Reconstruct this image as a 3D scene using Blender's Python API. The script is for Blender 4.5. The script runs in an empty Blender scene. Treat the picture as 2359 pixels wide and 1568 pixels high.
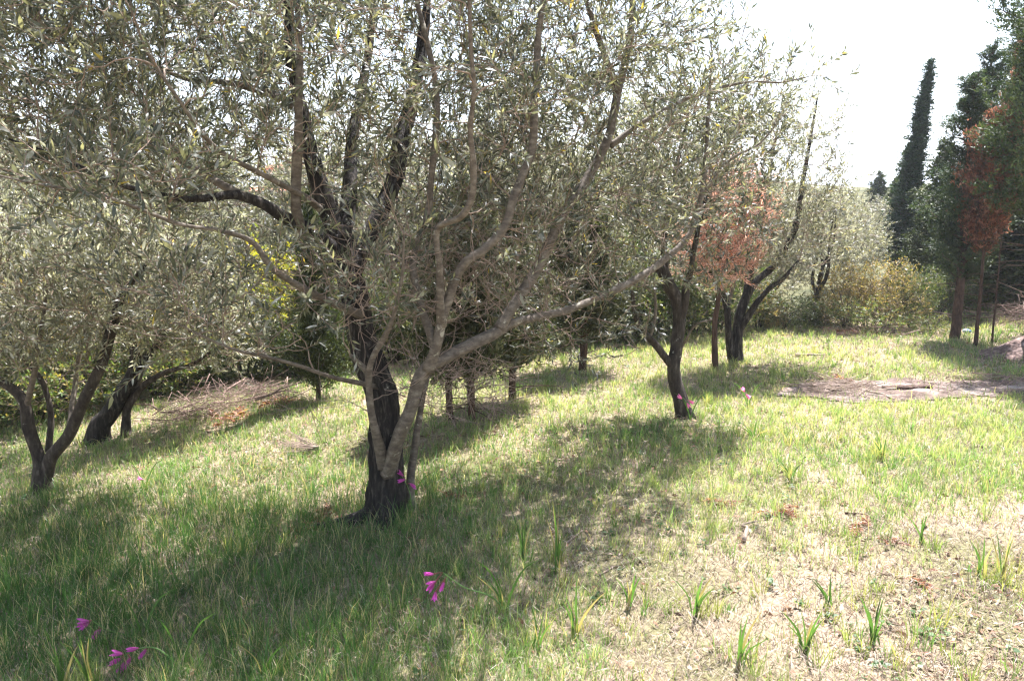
import bpy, math, random
import numpy as np
from mathutils import Vector, Matrix

# ------------------------------------------------------------------ camera, world, sun, exposure
W, H = 2358.0, 1568.0                       # measuring grid used to read the photograph
F = 18.0 / 23.6 * W                         # 18 mm lens on a 23.6 mm sensor
CAM = np.array([0.0, 0.0, 1.65])
PITCH = math.atan((784 - 500) / F)
SUN_EL, SUN_AZ = math.radians(61), math.radians(30)   # azimuth: clockwise from the view direction
scene = bpy.context.scene
COL = scene.collection

cam_data = bpy.data.cameras.new('camera'); cam = bpy.data.objects.new('camera', cam_data); COL.objects.link(cam)
cam_data.sensor_width = 23.6; cam_data.lens = 18.0; cam_data.clip_start = 0.05; cam_data.clip_end = 8000
cam.location = CAM; cam.rotation_euler = (math.pi / 2 - PITCH, 0, 0)
scene.camera = cam

world = bpy.data.worlds.new('World'); scene.world = world; world.use_nodes = True
wn = world.node_tree; wn.nodes.clear()
sky = wn.nodes.new('ShaderNodeTexSky'); sky.sky_type = 'NISHITA'; sky.sun_disc = False
sky.sun_elevation = SUN_EL; sky.sun_rotation = SUN_AZ; sky.air_density = 1.3; sky.dust_density = 1.0; sky.ozone_density = 1.0
bg = wn.nodes.new('ShaderNodeBackground'); bg.inputs['Strength'].default_value = 0.05
wo = wn.nodes.new('ShaderNodeOutputWorld')
wn.links.new(sky.outputs[0], bg.inputs['Color']); wn.links.new(bg.outputs[0], wo.inputs['Surface'])

sun_data = bpy.data.lights.new('sun', 'SUN'); sun_data.energy = 5.0; sun_data.angle = math.radians(0.55); sun_data.color = (1.0, 0.965, 0.985)
sun = bpy.data.objects.new('sun', sun_data); COL.objects.link(sun)
to_sun = Vector((math.sin(SUN_AZ) * math.cos(SUN_EL), math.cos(SUN_AZ) * math.cos(SUN_EL), math.sin(SUN_EL)))
sun.rotation_euler = (-to_sun).to_track_quat('-Z', 'Y').to_euler(); sun.location = to_sun * 40

vs = scene.view_settings
vs.view_transform = 'Standard'; vs.look = 'None'; vs.exposure = 2.3; vs.gamma = 1.0; vs.use_curve_mapping = False
cy = scene.cycles
cy.max_bounces = 6; cy.diffuse_bounces = 3; cy.glossy_bounces = 2; cy.transmission_bounces = 4; cy.transparent_max_bounces = 4; cy.volume_bounces = 1
cy.use_denoising = True; cy.sample_clamp_indirect = 3.0; cy.filter_width = 1.3; cy.use_adaptive_sampling = False; cy.caustics_reflective = False; cy.caustics_refractive = False

# ------------------------------------------------------------------ numeric helpers
rng = np.random.default_rng(11)
random.seed(5)
sp_, cp_ = math.sin(PITCH), math.cos(PITCH)

def ray(px, py):
    u, v = (px - W / 2) / F, (H / 2 - py) / F
    return np.array([u, cp_ + v * sp_, -sp_ + v * cp_])
def P(px, py, d):
    r = ray(px, py); return CAM + r * (d / r[1])
def ss(a, b, x):
    t = np.clip((np.asarray(x, float) - a) / (b - a), 0, 1); return t * t * (3 - 2 * t)
def softp(x, s):
    return s * np.logaddexp(0, np.asarray(x, float) / s)
def vnoise(p):
    p = np.asarray(p, float); i = np.floor(p).astype(np.int64); f = p - i; f = f * f * (3 - 2 * f)
    def h(a):
        n = (a[..., 0] * 374761393 + a[..., 1] * 668265263 + a[..., 2] * 2246822519) & 0xffffffff
        n = ((n ^ (n >> 13)) * 1274126177) & 0xffffffff
        n = ((n ^ (n >> 16)) * 2654435761) & 0xffffffff
        return ((n >> 8) & 0xffff) / 65535.0
    r = 0
    for dx in (0, 1):
        wx = f[..., 0] if dx else 1 - f[..., 0]
        for dy in (0, 1):
            wy = f[..., 1] if dy else 1 - f[..., 1]
            for dz in (0, 1):
                wz = f[..., 2] if dz else 1 - f[..., 2]
                r = r + wx * wy * wz * h(i + np.array([dx, dy, dz]))
    return r
def n2(x, y, s, seed=0.0):
    x, y = np.broadcast_arrays(np.asarray(x, float), np.asarray(y, float))
    return vnoise(np.stack([x * s + seed * 7.3, y * s - seed * 3.1, np.full(x.shape, seed + 0.5)], -1))
def nrm(v):
    return v / np.maximum(np.linalg.norm(v, axis=-1, keepdims=True), 1e-9)

def ter(x, y):
    x = np.asarray(x, float); y = np.asarray(y, float)
    z = -0.12 * np.minimum(softp(-x - 0.3, 0.45), 14)
    z = z - 3.0 * ss(9.0, 26, y) * ss(3.5, -5, x)
    z = z + 7.5 * ss(26, 66, y) * ss(30, 0, x)
    z = z + 0.17 * np.minimum(softp(x - 6.4, 0.5), 25)
    near = ss(60, 20, np.hypot(x, y))
    z = z + near * (0.10 * (n2(x, y, 0.45, 1) - 0.5) + 0.045 * (n2(x, y, 1.7, 2) - 0.5) + 0.016 * (n2(x, y, 6.0, 3) - 0.5))
    return z
def G(px, py):
    r = ray(px, py); t = 0.8
    while t < 80:
        p = CAM + r * t
        if p[2] < ter(p[0], p[1]): break
        t += 0.02
    p = CAM + r * t; p[2] = float(ter(p[0], p[1])); return p

# ------------------------------------------------------------------ mesh helpers
def mesh_of(name, chunks, smooth=True):
    """chunks: list of (V (n,3), F (m,3|4), C (n,3) or None)"""
    Vs, Ls, St, Cs = [], [], [], []; off = 0; lo = 0
    for V, Fc, C in chunks:
        V = np.asarray(V, np.float32).reshape(-1, 3); Fc = np.asarray(Fc, np.int32)
        Vs.append(V); Ls.append((Fc + off).ravel()); k = Fc.shape[1]
        St.append(lo + np.arange(len(Fc), dtype=np.int32) * k); lo += Fc.size; off += len(V)
        C = np.ones((len(V), 3)) * 0.5 if C is None else np.broadcast_to(np.asarray(C, float), (len(V), 3))
        Cs.append(np.concatenate([C, np.ones((len(V), 1))], 1))
    V = np.concatenate(Vs); L = np.concatenate(Ls); S = np.concatenate(St); C = np.concatenate(Cs).astype(np.float32)
    me = bpy.data.meshes.new(name)
    me.vertices.add(len(V)); me.vertices.foreach_set('co', V.ravel())
    me.loops.add(len(L)); me.loops.foreach_set('vertex_index', L)
    me.polygons.add(len(S)); me.polygons.foreach_set('loop_start', S)
    me.update(calc_edges=True)
    ca = me.color_attributes.new('col', 'FLOAT_COLOR', 'POINT'); ca.data.foreach_set('color', C.ravel())
    me.polygons.foreach_set('use_smooth', np.full(len(S), bool(smooth)))
    return me
def obj(name, me, mat=None, parent=None, loc=(0, 0, 0), kind=None):
    o = bpy.data.objects.new(name, me); COL.objects.link(o); o.location = loc
    if mat is not None and me is not None and not me.materials: me.materials.append(mat)
    if parent is not None: o.parent = parent
    if kind: o['kind'] = kind
    return o
def tag(o, label, cat, group=None):
    o['label'] = label; o['category'] = cat
    if group: o['group'] = group
    return o
def thing(name, label, cat, loc, group=None):
    o = obj(name, None, loc=loc); o.empty_display_size = 0.2
    return tag(o, label, cat, group)
def copy_tree(o, parent=None):
    c = o.copy(); COL.objects.link(c); c.parent = parent
    for ch in list(o.children): copy_tree(ch, c)
    return c

def tubes(P_, R_, sides, col=None, twist=0.0):
    """P_: (N,K,3), R_: (N,K)"""
    P_ = np.asarray(P_, float); R_ = np.asarray(R_, float); N, K, _ = P_.shape
    T = nrm(np.gradient(P_, axis=1))
    ref = np.zeros_like(T); ax = nrm(P_[:, -1] - P_[:, 0]); hor = np.abs(ax[:, 2]) < 0.8
    ref[hor] = (0, 0, 1); ref[~hor] = (1, 0.1, 0)
    U = nrm(np.cross(T, ref)); Vv = np.cross(T, U)
    a = np.arange(sides) / sides * 2 * math.pi
    X = P_[:, :, None, :] + R_[:, :, None, None] * (np.cos(a)[None, None, :, None] * U[:, :, None, :] + np.sin(a)[None, None, :, None] * Vv[:, :, None, :])
    idx = np.arange(N * K * sides).reshape(N, K, sides)
    A = idx[:, :-1, :]; B = idx[:, 1:, :]
    A2 = np.roll(A, -1, 2); B2 = np.roll(B, -1, 2)
    Fq = np.stack([A, A2, B2, B], -1).reshape(-1, 4)
    C = None
    if col is not None:
        c = np.asarray(col, float)
        C = np.broadcast_to(c, (3,)) if c.ndim == 1 else np.repeat(c, K * sides, 0)
    return X.reshape(-1, 3), Fq, C

def catmull(pts, n):
    pts = np.asarray(pts, float); k = len(pts)
    Q = np.vstack([2 * pts[0] - pts[1], pts, 2 * pts[-1] - pts[-2]])
    seg = np.linalg.norm(np.diff(pts[:, :3], axis=0), axis=1); s = np.concatenate([[0], np.cumsum(seg)]); s /= s[-1]
    t = np.linspace(0, 1, n); j = np.clip(np.searchsorted(s, t, 'right') - 1, 0, k - 2)
    u = ((t - s[j]) / np.maximum(s[j + 1] - s[j], 1e-9))[:, None]
    p0, p1, p2, p3 = Q[j], Q[j + 1], Q[j + 2], Q[j + 3]
    return 0.5 * ((2 * p1) + (-p0 + p2) * u + (2 * p0 - 5 * p1 + 4 * p2 - p3) * u ** 2 + (-p0 + 3 * p1 - 3 * p2 + p3) * u ** 3)

def limb_mesh(pts, rad, sides=12, step=0.035, rough=0.10, ridge=0.0, flare=0.0, seed=0, cap=True):
    """a knobbly limb; ridge adds deep vertical fissures, flare spreads root buttresses at the start"""
    pts = np.asarray(pts, float); pr = np.concatenate([pts, np.asarray(rad, float)[:, None]], 1)
    L = np.linalg.norm(np.diff(pts, axis=0), axis=1).sum(); n = int(max(5, L / step))
    c = catmull(pr, n); p, r = c[:, :3], np.maximum(c[:, 3], 0.0015)
    s = np.linspace(0, L, n)
    wob = np.stack([vnoise(np.stack([s * 5, np.full(n, seed + q * 9.1), np.zeros(n)], -1)) - 0.5 for q in range(3)], -1)
    p = p + wob * r[:, None] * 0.35
    V, Fq, _ = tubes(p[None], r[None], sides)
    V = V.reshape(n, sides, 3); d = V - p[:, None, :]
    a = np.arange(sides) / sides * 2 * math.pi
    ca, sa = np.cos(a)[None, :].repeat(n, 0), np.sin(a)[None, :].repeat(n, 0)
    rr = r[:, None]
    lump = vnoise(np.stack([ca * 1.3 + seed, sa * 1.3, s[:, None] / (rr * 3 + 0.01) * 0.6 + 0 * ca], -1)) - 0.5
    k = 1 + rough * 2.0 * lump
    if ridge:
        fi = vnoise(np.stack([ca * 5.0 + seed * 2, sa * 5.0, (s[:, None] * 5 + 0 * ca)], -1))
        fi2 = vnoise(np.stack([ca * 9.0 + seed * 3, sa * 9.0, (s[:, None] * 16 + 0 * ca)], -1))
        k = k + ridge * (np.abs(fi - 0.5) * 2 - 0.5) + ridge * 0.6 * (fi2 - 0.5)
    if flare:
        z = np.exp(-s / 0.10)[:, None]
        k = k + flare * z * (0.35 + 0.9 * np.maximum(0, np.cos(a * 3 + seed))[None, :] ** 2 + 0.4 * vnoise(np.stack([ca * 2 + seed, sa * 2, 0 * ca], -1)))
    V = (p[:, None, :] + d * k[:, :, None]).reshape(-1, 3)
    ch = [(V, Fq, None)]
    if cap:
        for e, rev in ((n - 1, False), (0, True)):
            ring = np.arange(sides) + e * sides
            cen = len(V); V = np.vstack([V, p[e][None] + 0.0])
            tri = np.stack([ring, np.roll(ring, -1), np.full(sides, cen)], -1)
            ch.append((None, tri[:, ::-1] if rev else tri, None))
        V0 = V; Fa = [ch[0][1]]; tr = np.concatenate([c_[1] for c_ in ch[1:]])
        return [(V0, Fa[0], None), (V0[:0], tr - len(V0), None)]
    return ch

def leaves(p, d, n, L, Wd, C, hi=False, curl=0.12):
    N = len(p); d = nrm(d); s = nrm(np.cross(d, n)); n = np.cross(s, d)
    L = np.broadcast_to(np.asarray(L, float), (N,))[:, None]; Wd = np.broadcast_to(np.asarray(Wd, float), (N,))[:, None]
    if hi:
        X = np.stack([p, p + d * L * .32 + s * Wd * .48 + n * Wd * .12, p + d * L * .32 - s * Wd * .48 + n * Wd * .12,
                      p + d * L * .68 + s * Wd * .40 - n * L * curl * .35, p + d * L * .68 - s * Wd * .40 - n * L * curl * .35,
                      p + d * L - n * L * curl], 1)
        f = np.array([[0, 2, 1], [1, 2, 4], [1, 4, 3], [3, 4, 5]])
    else:
        X = np.stack([p, p + d * L * .45 + s * Wd * .5, p + d * L * .45 - s * Wd * .5, p + d * L - n * L * curl], 1)
        f = np.array([[0, 2, 1], [1, 2, 3]])
    m = X.shape[1]
    Fc = (f[None] + (np.arange(N) * m)[:, None, None]).reshape(-1, 3)
    Cc = np.repeat(np.broadcast_to(C, (N, 3)), m, 0)
    return X.reshape(-1, 3), Fc, Cc

# ------------------------------------------------------------------ materials
def new_mat(name):
    m = bpy.data.materials.new(name); m.use_nodes = True; nt = m.node_tree; nt.nodes.clear()
    out = nt.nodes.new('ShaderNodeOutputMaterial'); return m, nt, out
def nd(nt, typ, **kw):
    n = nt.nodes.new(typ)
    for k, v in kw.items(): setattr(n, k, v)
    return n
def leaf_mat(name, rough=0.45, spec=0.5, trans=0.35, tint=(1.0, 1.0, 0.6), tgain=1.6):
    m, nt, out = new_mat(name)
    at = nd(nt, 'ShaderNodeAttribute', attribute_name='col')
    pr = nd(nt, 'ShaderNodeBsdfPrincipled'); pr.inputs['Roughness'].default_value = rough; pr.inputs['Specular IOR Level'].default_value = spec
    tr = nd(nt, 'ShaderNodeBsdfTranslucent'); mx = nd(nt, 'ShaderNodeMixShader'); mx.inputs[0].default_value = trans
    mu = nd(nt, 'ShaderNodeVectorMath', operation='MULTIPLY'); mu.inputs[1].default_value = tuple(t * tgain for t in tint)
    nt.links.new(at.outputs['Color'], pr.inputs['Base Color']); nt.links.new(at.outputs['Color'], mu.inputs[0])
    nt.links.new(mu.outputs[0], tr.inputs['Color'])
    nt.links.new(pr.outputs[0], mx.inputs[1]); nt.links.new(tr.outputs[0], mx.inputs[2]); nt.links.new(mx.outputs[0], out.inputs['Surface'])
    return m
def ramp(nt, stops):
    r = nd(nt, 'ShaderNodeValToRGB'); e = r.color_ramp.elements
    while len(e) < len(stops): e.new(0.5)
    for q, (pos, c) in zip(e, stops): q.position = pos; q.color = (*c, 1)
    return r
def bark_mat(name, stops, lichen=None, scale=(14, 14, 3), bump=0.8, lich_at=0.64, dist=0.02, rough=0.9):
    m, nt, out = new_mat(name)
    tc = nd(nt, 'ShaderNodeTexCoord'); mp = nd(nt, 'ShaderNodeMapping'); mp.inputs['Scale'].default_value = scale
    no = nd(nt, 'ShaderNodeTexNoise'); no.inputs['Scale'].default_value = 2.4; no.inputs['Detail'].default_value = 8; no.inputs['Roughness'].default_value = 0.65
    nt.links.new(tc.outputs['Object'], mp.inputs[0]); nt.links.new(mp.outputs[0], no.inputs['Vector'])
    rp = ramp(nt, stops); nt.links.new(no.outputs['Fac'], rp.inputs[0]); col = rp.outputs[0]
    pr = nd(nt, 'ShaderNodeBsdfPrincipled'); pr.inputs['Roughness'].default_value = rough; pr.inputs['Specular IOR Level'].default_value = 0.25
    if lichen:
        ln = nd(nt, 'ShaderNodeTexNoise'); ln.inputs['Scale'].default_value = 11; ln.inputs['Detail'].default_value = 5; ln.inputs['Roughness'].default_value = 0.7
        nt.links.new(tc.outputs['Object'], ln.inputs['Vector'])
        lr = ramp(nt, [(lich_at, (0, 0, 0)), (lich_at + 0.05, (1, 1, 1))]); nt.links.new(ln.outputs['Fac'], lr.inputs[0])
        mx = nd(nt, 'ShaderNodeMixRGB'); mx.inputs[2].default_value = (*lichen, 1)
        nt.links.new(lr.outputs[0], mx.inputs[0]); nt.links.new(col, mx.inputs[1]); col = mx.outputs[0]
    bp = nd(nt, 'ShaderNodeBump'); bp.inputs['Strength'].default_value = bump; bp.inputs['Distance'].default_value = dist
    nt.links.new(no.outputs['Fac'], bp.inputs['Height']); nt.links.new(bp.outputs[0], pr.inputs['Normal'])
    nt.links.new(col, pr.inputs['Base Color']); nt.links.new(pr.outputs[0], out.inputs['Surface'])
    return m
def flat_mat(name, c, rough=0.7, spec=0.3, var=0.15, scale=8.0):
    m, nt, out = new_mat(name)
    tc = nd(nt, 'ShaderNodeTexCoord'); no = nd(nt, 'ShaderNodeTexNoise'); no.inputs['Scale'].default_value = scale; no.inputs['Detail'].default_value = 6
    nt.links.new(tc.outputs['Object'], no.inputs['Vector'])
    rp = ramp(nt, [(0.3, tuple(x * (1 - var) for x in c)), (0.7, tuple(min(1, x * (1 + var)) for x in c))]); nt.links.new(no.outputs['Fac'], rp.inputs[0])
    pr = nd(nt, 'ShaderNodeBsdfPrincipled'); pr.inputs['Roughness'].default_value = rough; pr.inputs['Specular IOR Level'].default_value = spec
    nt.links.new(rp.outputs[0], pr.inputs['Base Color']); nt.links.new(pr.outputs[0], out.inputs['Surface'])
    return m

M_LEAF = leaf_mat('olive_leaf', 0.46, 0.45, 0.36, (1.0, 0.98, 0.68), 1.65)
M_CONIFER = leaf_mat('conifer_scale', 0.6, 0.3, 0.18, (1.0, 1.1, 0.5), 1.4)
M_SHRUB = leaf_mat('shrub_leaf', 0.5, 0.4, 0.32, (1.0, 1.05, 0.5), 1.7)
M_DEAD = leaf_mat('dead_needles', 0.7, 0.2, 0.42, (1.0, 0.88, 0.75), 1.45)
M_GRASS = leaf_mat('grass_blade', 0.5, 0.4, 0.42, (1.05, 1.1, 0.5), 1.7)
M_STRAW = leaf_mat('dry_straw', 0.7, 0.25, 0.15, (1, 0.95, 0.8), 1.0)
M_PETAL = leaf_mat('petal', 0.5, 0.3, 0.4, (1.1, 0.7, 1.0), 1.4)
M_BARK = bark_mat('dark_fissured_bark', [(0.32, (0.006, 0.005, 0.005)), (0.52, (0.030, 0.025, 0.021)), (0.74, (0.14, 0.12, 0.10))], (0.34, 0.33, 0.28), (16, 16, 3.2), 1.0, 0.665)
M_BARK2 = bark_mat('grey_mottled_bark', [(0.32, (0.018, 0.014, 0.012)), (0.55, (0.06, 0.048, 0.038)), (0.75, (0.17, 0.145, 0.12))], (0.36, 0.35, 0.30), (12, 12, 4), 0.9, 0.66)
M_SMOOTH = bark_mat('smooth_grey_brown_bark', [(0.30, (0.070, 0.056, 0.044)), (0.50, (0.135, 0.110, 0.085)), (0.72, (0.25, 0.215, 0.170))], (0.36, 0.33, 0.26), (9, 9, 16), 0.8, 0.63, 0.010, 0.8)
M_TWIG = flat_mat('olive_twig', (0.245, 0.18, 0.135), 0.8, 0.25, 0.3, 20)
M_BARETWIG = flat_mat('bare_olive_twig', (0.26, 0.195, 0.155), 0.8, 0.25, 0.4, 20)
M_PALE = flat_mat('dead_wood', (0.30, 0.23, 0.18), 0.85, 0.2, 0.35, 14)
M_RED = bark_mat('reddish_conifer_bark', [(0.3, (0.03, 0.018, 0.013)), (0.55, (0.09, 0.055, 0.04)), (0.75, (0.17, 0.115, 0.085))], None, (14, 14, 2.5), 0.9)

def ground_mat():
    m, nt, out = new_mat('meadow_soil')
    tc = nd(nt, 'ShaderNodeTexCoord')
    a = nd(nt, 'ShaderNodeTexNoise'); a.inputs['Scale'].default_value = 1.1; a.inputs['Detail'].default_value = 6
    b = nd(nt, 'ShaderNodeTexNoise'); b.inputs['Scale'].default_value = 38; b.inputs['Detail'].default_value = 8; b.inputs['Roughness'].default_value = 0.75
    v = nd(nt, 'ShaderNodeTexVoronoi'); v.inputs['Scale'].default_value = 55
    for q in (a, b, v): nt.links.new(tc.outputs['Object'], q.inputs['Vector'])
    ra = ramp(nt, [(0.38, (0.17, 0.16, 0.08)), (0.62, (0.33, 0.255, 0.185))]); nt.links.new(a.outputs['Fac'], ra.inputs[0])
    rb = ramp(nt, [(0.34, (0.40, 0.34, 0.28)), (0.52, (1, 1, 1)), (0.7, (1.35, 1.3, 1.2))]); nt.links.new(b.outputs['Fac'], rb.inputs[0])
    mu = nd(nt, 'ShaderNodeMixRGB', blend_type='MULTIPLY'); mu.inputs[0].default_value = 1
    nt.links.new(ra.outputs[0], mu.inputs[1]); nt.links.new(rb.outputs[0], mu.inputs[2])
    at = nd(nt, 'ShaderNodeAttribute', attribute_name='col'); un = nd(nt, 'ShaderNodeMixRGB'); ru = ramp(nt, [(0.35, (0.045, 0.05, 0.02)), (0.65, (0.13, 0.12, 0.055))])
    nt.links.new(a.outputs['Fac'], ru.inputs[0]); nt.links.new(at.outputs['Color'], un.inputs[0]); nt.links.new(mu.outputs[0], un.inputs[1]); nt.links.new(ru.outputs[0], un.inputs[2]); mu = un
    pr = nd(nt, 'ShaderNodeBsdfPrincipled'); pr.inputs['Roughness'].default_value = 0.95; pr.inputs['Specular IOR Level'].default_value = 0.15
    bp = nd(nt, 'ShaderNodeBump'); bp.inputs['Strength'].default_value = 0.7; bp.inputs['Distance'].default_value = 0.02
    nt.links.new(b.outputs['Fac'], bp.inputs['Height']); nt.links.new(bp.outputs[0], pr.inputs['Normal'])
    nt.links.new(mu.outputs[0], pr.inputs['Base Color']); nt.links.new(pr.outputs[0], out.inputs['Surface'])
    return m
def dirt_mat():
    m, nt, out = new_mat('ashy_soil')
    tc = nd(nt, 'ShaderNodeTexCoord')
    a = nd(nt, 'ShaderNodeTexNoise'); a.inputs['Scale'].default_value = 2.6; a.inputs['Detail'].default_value = 9; a.inputs['Roughness'].default_value = 0.7
    nt.links.new(tc.outputs['Object'], a.inputs['Vector'])
    r = ramp(nt, [(0.36, (0.06, 0.042, 0.034)), (0.49, (0.16, 0.12, 0.10)), (0.64, (0.34, 0.285, 0.25))]); nt.links.new(a.outputs['Fac'], r.inputs[0])
    pr = nd(nt, 'ShaderNodeBsdfPrincipled'); pr.inputs['Roughness'].default_value = 1.0; pr.inputs['Specular IOR Level'].default_value = 0.1
    bp = nd(nt, 'ShaderNodeBump'); bp.inputs['Strength'].default_value = 0.8; bp.inputs['Distance'].default_value = 0.03
    nt.links.new(a.outputs['Fac'], bp.inputs['Height']); nt.links.new(bp.outputs[0], pr.inputs['Normal'])
    nt.links.new(r.outputs[0], pr.inputs['Base Color']); nt.links.new(pr.outputs[0], out.inputs['Surface'])
    return m

# ------------------------------------------------------------------ the setting: ground, dirt patch, hills
def axis(near, n_near, far, n_far):
    a = np.linspace(-near, near, n_near); g = near * (far / near) ** (np.arange(1, n_far + 1) / n_far)
    return np.concatenate([-g[::-1], a, g])
xs = axis(13, 261, 3200, 26); ys = axis(13, 261, 3200, 26) + 7
XX, YY = np.meshgrid(xs, ys); ZZ = ter(XX, YY)
ny, nx = XX.shape; idx = np.arange(nx * ny).reshape(ny, nx)
Fg = np.stack([idx[:-1, :-1], idx[:-1, 1:], idx[1:, 1:], idx[1:, :-1]], -1).reshape(-1, 4)
rim_ = np.interp(XX, [-9, -5, -3, -1, .5, 2, 4, 7, 10], [7.2, 8.3, 8.7, 8.9, 9.6, 11.0, 12.6, 12.6, 12.2]); und = ss(-.2, 1.2, YY - rim_)
GC = np.stack([und, und, und], -1).reshape(-1, 3)
obj('ground', mesh_of('ground', [(np.stack([XX, YY, ZZ], -1), Fg, GC)]), ground_mat(), kind='structure')

dA, dB = G(1820, 908), G(2620, 872)
def dirt_mask(x, y):
    """1 inside the bare ashy patch with its ragged rim"""
    ux, uy = dB[0] - dA[0], dB[1] - dA[1]; L = math.hypot(ux, uy); ux /= L; uy /= L
    a = ((x - dA[0]) * ux + (y - dA[1]) * uy) / L; b = (-(x - dA[0]) * uy + (y - dA[1]) * ux)
    wob = 0.55 * (n2(x, y, 1.6, 8) - 0.5) + 0.40 * (n2(x, y, 6, 9) - 0.5) + .25 * (n2(x, y, 19, 10) - .5)
    e = np.abs(b + 0.05) / (0.34 + 0.10 * np.sin(a * 6)) + np.maximum(0, np.abs(a - 0.5) - 0.40) * 6
    return ss(1.15, 0.85, e + wob * 1.4)
gx, gy = np.meshgrid(np.linspace(dA[0] - 0.8, dB[0] + 1.2, 150), np.linspace(min(dA[1], dB[1]) - 1.3, max(dA[1], dB[1]) + 1.3, 110))
mk = dirt_mask(gx, gy); gz = ter(gx, gy) + 0.006 + 0.02 * mk * (n2(gx, gy, 14, 4))
gi = np.arange(gx.size).reshape(gx.shape); q = np.stack([gi[:-1, :-1], gi[:-1, 1:], gi[1:, 1:], gi[1:, :-1]], -1)
keep = (mk[:-1, :-1] + mk[1:, 1:] + mk[:-1, 1:] + mk[1:, :-1]) > 2.0
obj('dirt_patch', mesh_of('dirt_patch', [(np.stack([gx, gy, gz], -1), q[keep], None)]), dirt_mat(), kind='structure')

hx = np.linspace(-2600, 2600, 120); hy = np.linspace(1900, 3100, 24); HX, HY = np.meshgrid(hx, hy)
hz = (48 + 34 * n2(HX, HY, 0.0016, 3) + 16 * n2(HX, HY, 0.005, 5)) * 1.35 * ss(1900, 2250, HY) * (0.55 + 0.45 * ss(3100, 2600, HY)) - 6
hi_ = np.arange(HX.size).reshape(HX.shape)
obj('hills', mesh_of('hills', [(np.stack([HX, HY, hz], -1), np.stack([hi_[:-1, :-1], hi_[:-1, 1:], hi_[1:, 1:], hi_[1:, :-1]], -1).reshape(-1, 4), None)]),
    flat_mat('hillside_scrub', (0.07, 0.085, 0.05), 0.95, 0.1, 0.5, 0.02), kind='structure')

# ------------------------------------------------------------------ woody growth
def in_ells(ells, n, r):
    vol = np.array([np.prod(e[1]) * (e[2] if len(e) > 2 else 1) for e in ells]); k = r.choice(len(ells), n, p=vol / vol.sum())
    d = nrm(r.normal(size=(n, 3))) * (r.random((n, 1)) ** (1 / 2.4))
    return np.array([ells[i][0] for i in k]) + d * np.array([ells[i][1] for i in k])
def grow(limbs, targets, r, kk=7, up=0.25, sag=0.0, rmax=0.012, rpl=0.010, tip=0.0022):
    """connect every target point to the nearest wood by a curved branch; returns (polys (N,kk,3), radii (N,kk))"""
    NP, NR, ND = [], [], []
    for p, rad in limbs:
        n = max(4, int(np.linalg.norm(np.diff(p, axis=0), axis=1).sum() / 0.06))
        c = catmull(np.concatenate([p, np.asarray(rad)[:, None]], 1), n)
        s = int(n * 0.22) if rad[0] > 0.03 else 0
        NP.append(c[s:, :3]); NR.append(c[s:, 3]); ND.append(nrm(np.gradient(c[:, :3], axis=0))[s:])
    NP, NR, ND = np.concatenate(NP), np.concatenate(NR), np.concatenate(ND)
    d0 = np.array([np.min(((NP - t) ** 2).sum(1)) for t in targets]); order = np.argsort(d0)
    cap = len(NP) + len(targets) * (kk - 2); bp = np.zeros((cap, 3)); br = np.zeros(cap); bd = np.zeros((cap, 3))
    m = len(NP); bp[:m], br[:m], bd[:m] = NP, NR, ND
    polys, rads = [], []; tt = np.linspace(0, 1, kk)[:, None]
    for i in order:
        t = targets[i]; v = t - bp[:m]; dist = np.sqrt((v ** 2).sum(1))
        cosa = (v * bd[:m]).sum(1) / np.maximum(dist, 1e-6)
        cost = dist * (1.25 - 0.45 * cosa) + 0.25 * np.maximum(0, bp[:m, 2] - t[2])
        j = int(np.argmin(cost)); a = bp[j]; L = dist[j]
        if L < 0.05: continue
        dirn = nrm(bd[j] * 0.7 + v[j] / L + np.array([0, 0, up]) + r.normal(size=3) * 0.15)
        c1 = a + dirn * L * 0.42
        c2 = t - nrm(v[j] / L + np.array([0, 0, up * 0.6 - sag])) * L * 0.3 + r.normal(size=3) * L * 0.06
        poly = (1 - tt) ** 3 * a + 3 * (1 - tt) ** 2 * tt * c1 + 3 * (1 - tt) * tt ** 2 * c2 + tt ** 3 * t
        poly[1:-1] += r.normal(size=(kk - 2, 3)) * L * 0.018
        r0 = min(br[j] * 0.75, 0.0035 + rpl * L, rmax); rd = np.linspace(max(r0, tip * 1.1), tip, kk)
        polys.append(poly); rads.append(rd)
        q = kk - 2; bp[m:m + q] = poly[2:]; br[m:m + q] = rd[2:]; bd[m:m + q] = nrm(np.gradient(poly, axis=0))[2:]; m += q
    return np.array(polys), np.array(rads)
def twigs_on(polys, per, r, lmin=0.10, lmax=0.32, t0=0.25, up=0.25, k=4, droop=0.0):
    N, K, _ = polys.shape; L = np.linalg.norm(np.diff(polys, axis=1), axis=2).sum(1)
    cnt = np.maximum(1, r.poisson(L * per)); own = np.repeat(np.arange(N), cnt); n = len(own)
    t = (t0 + (1 - t0) * r.random(n)) * (K - 1); t[np.cumsum(cnt) - 1] = K - 1.001
    j = np.minimum(t.astype(int), K - 2); f = (t - j)[:, None]
    a = polys[own, j] * (1 - f) + polys[own, j + 1] * f; T = nrm(polys[own, j + 1] - polys[own, j])
    side = nrm(np.cross(T, nrm(r.normal(size=(n, 3)))))
    end = (t > K - 1.01)[:, None]
    d = nrm(T * np.where(end, 1.0, 0.55) + side * np.where(end, 0.1, 0.8) + np.array([0, 0, up]) + r.normal(size=(n, 3)) * 0.12)
    ln = lmin + (lmax - lmin) * r.random(n) ** 1.4
    bend = nrm(r.normal(size=(n, 3))) * 0.18 + np.array([0, 0, 0.12 - droop])
    s = np.linspace(0, 1, k)
    tw = a[:, None] + d[:, None] * (ln[:, None] * s)[:, :, None] + bend[:, None] * (ln[:, None] * s ** 2)[:, :, None]
    return tw, ln
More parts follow.
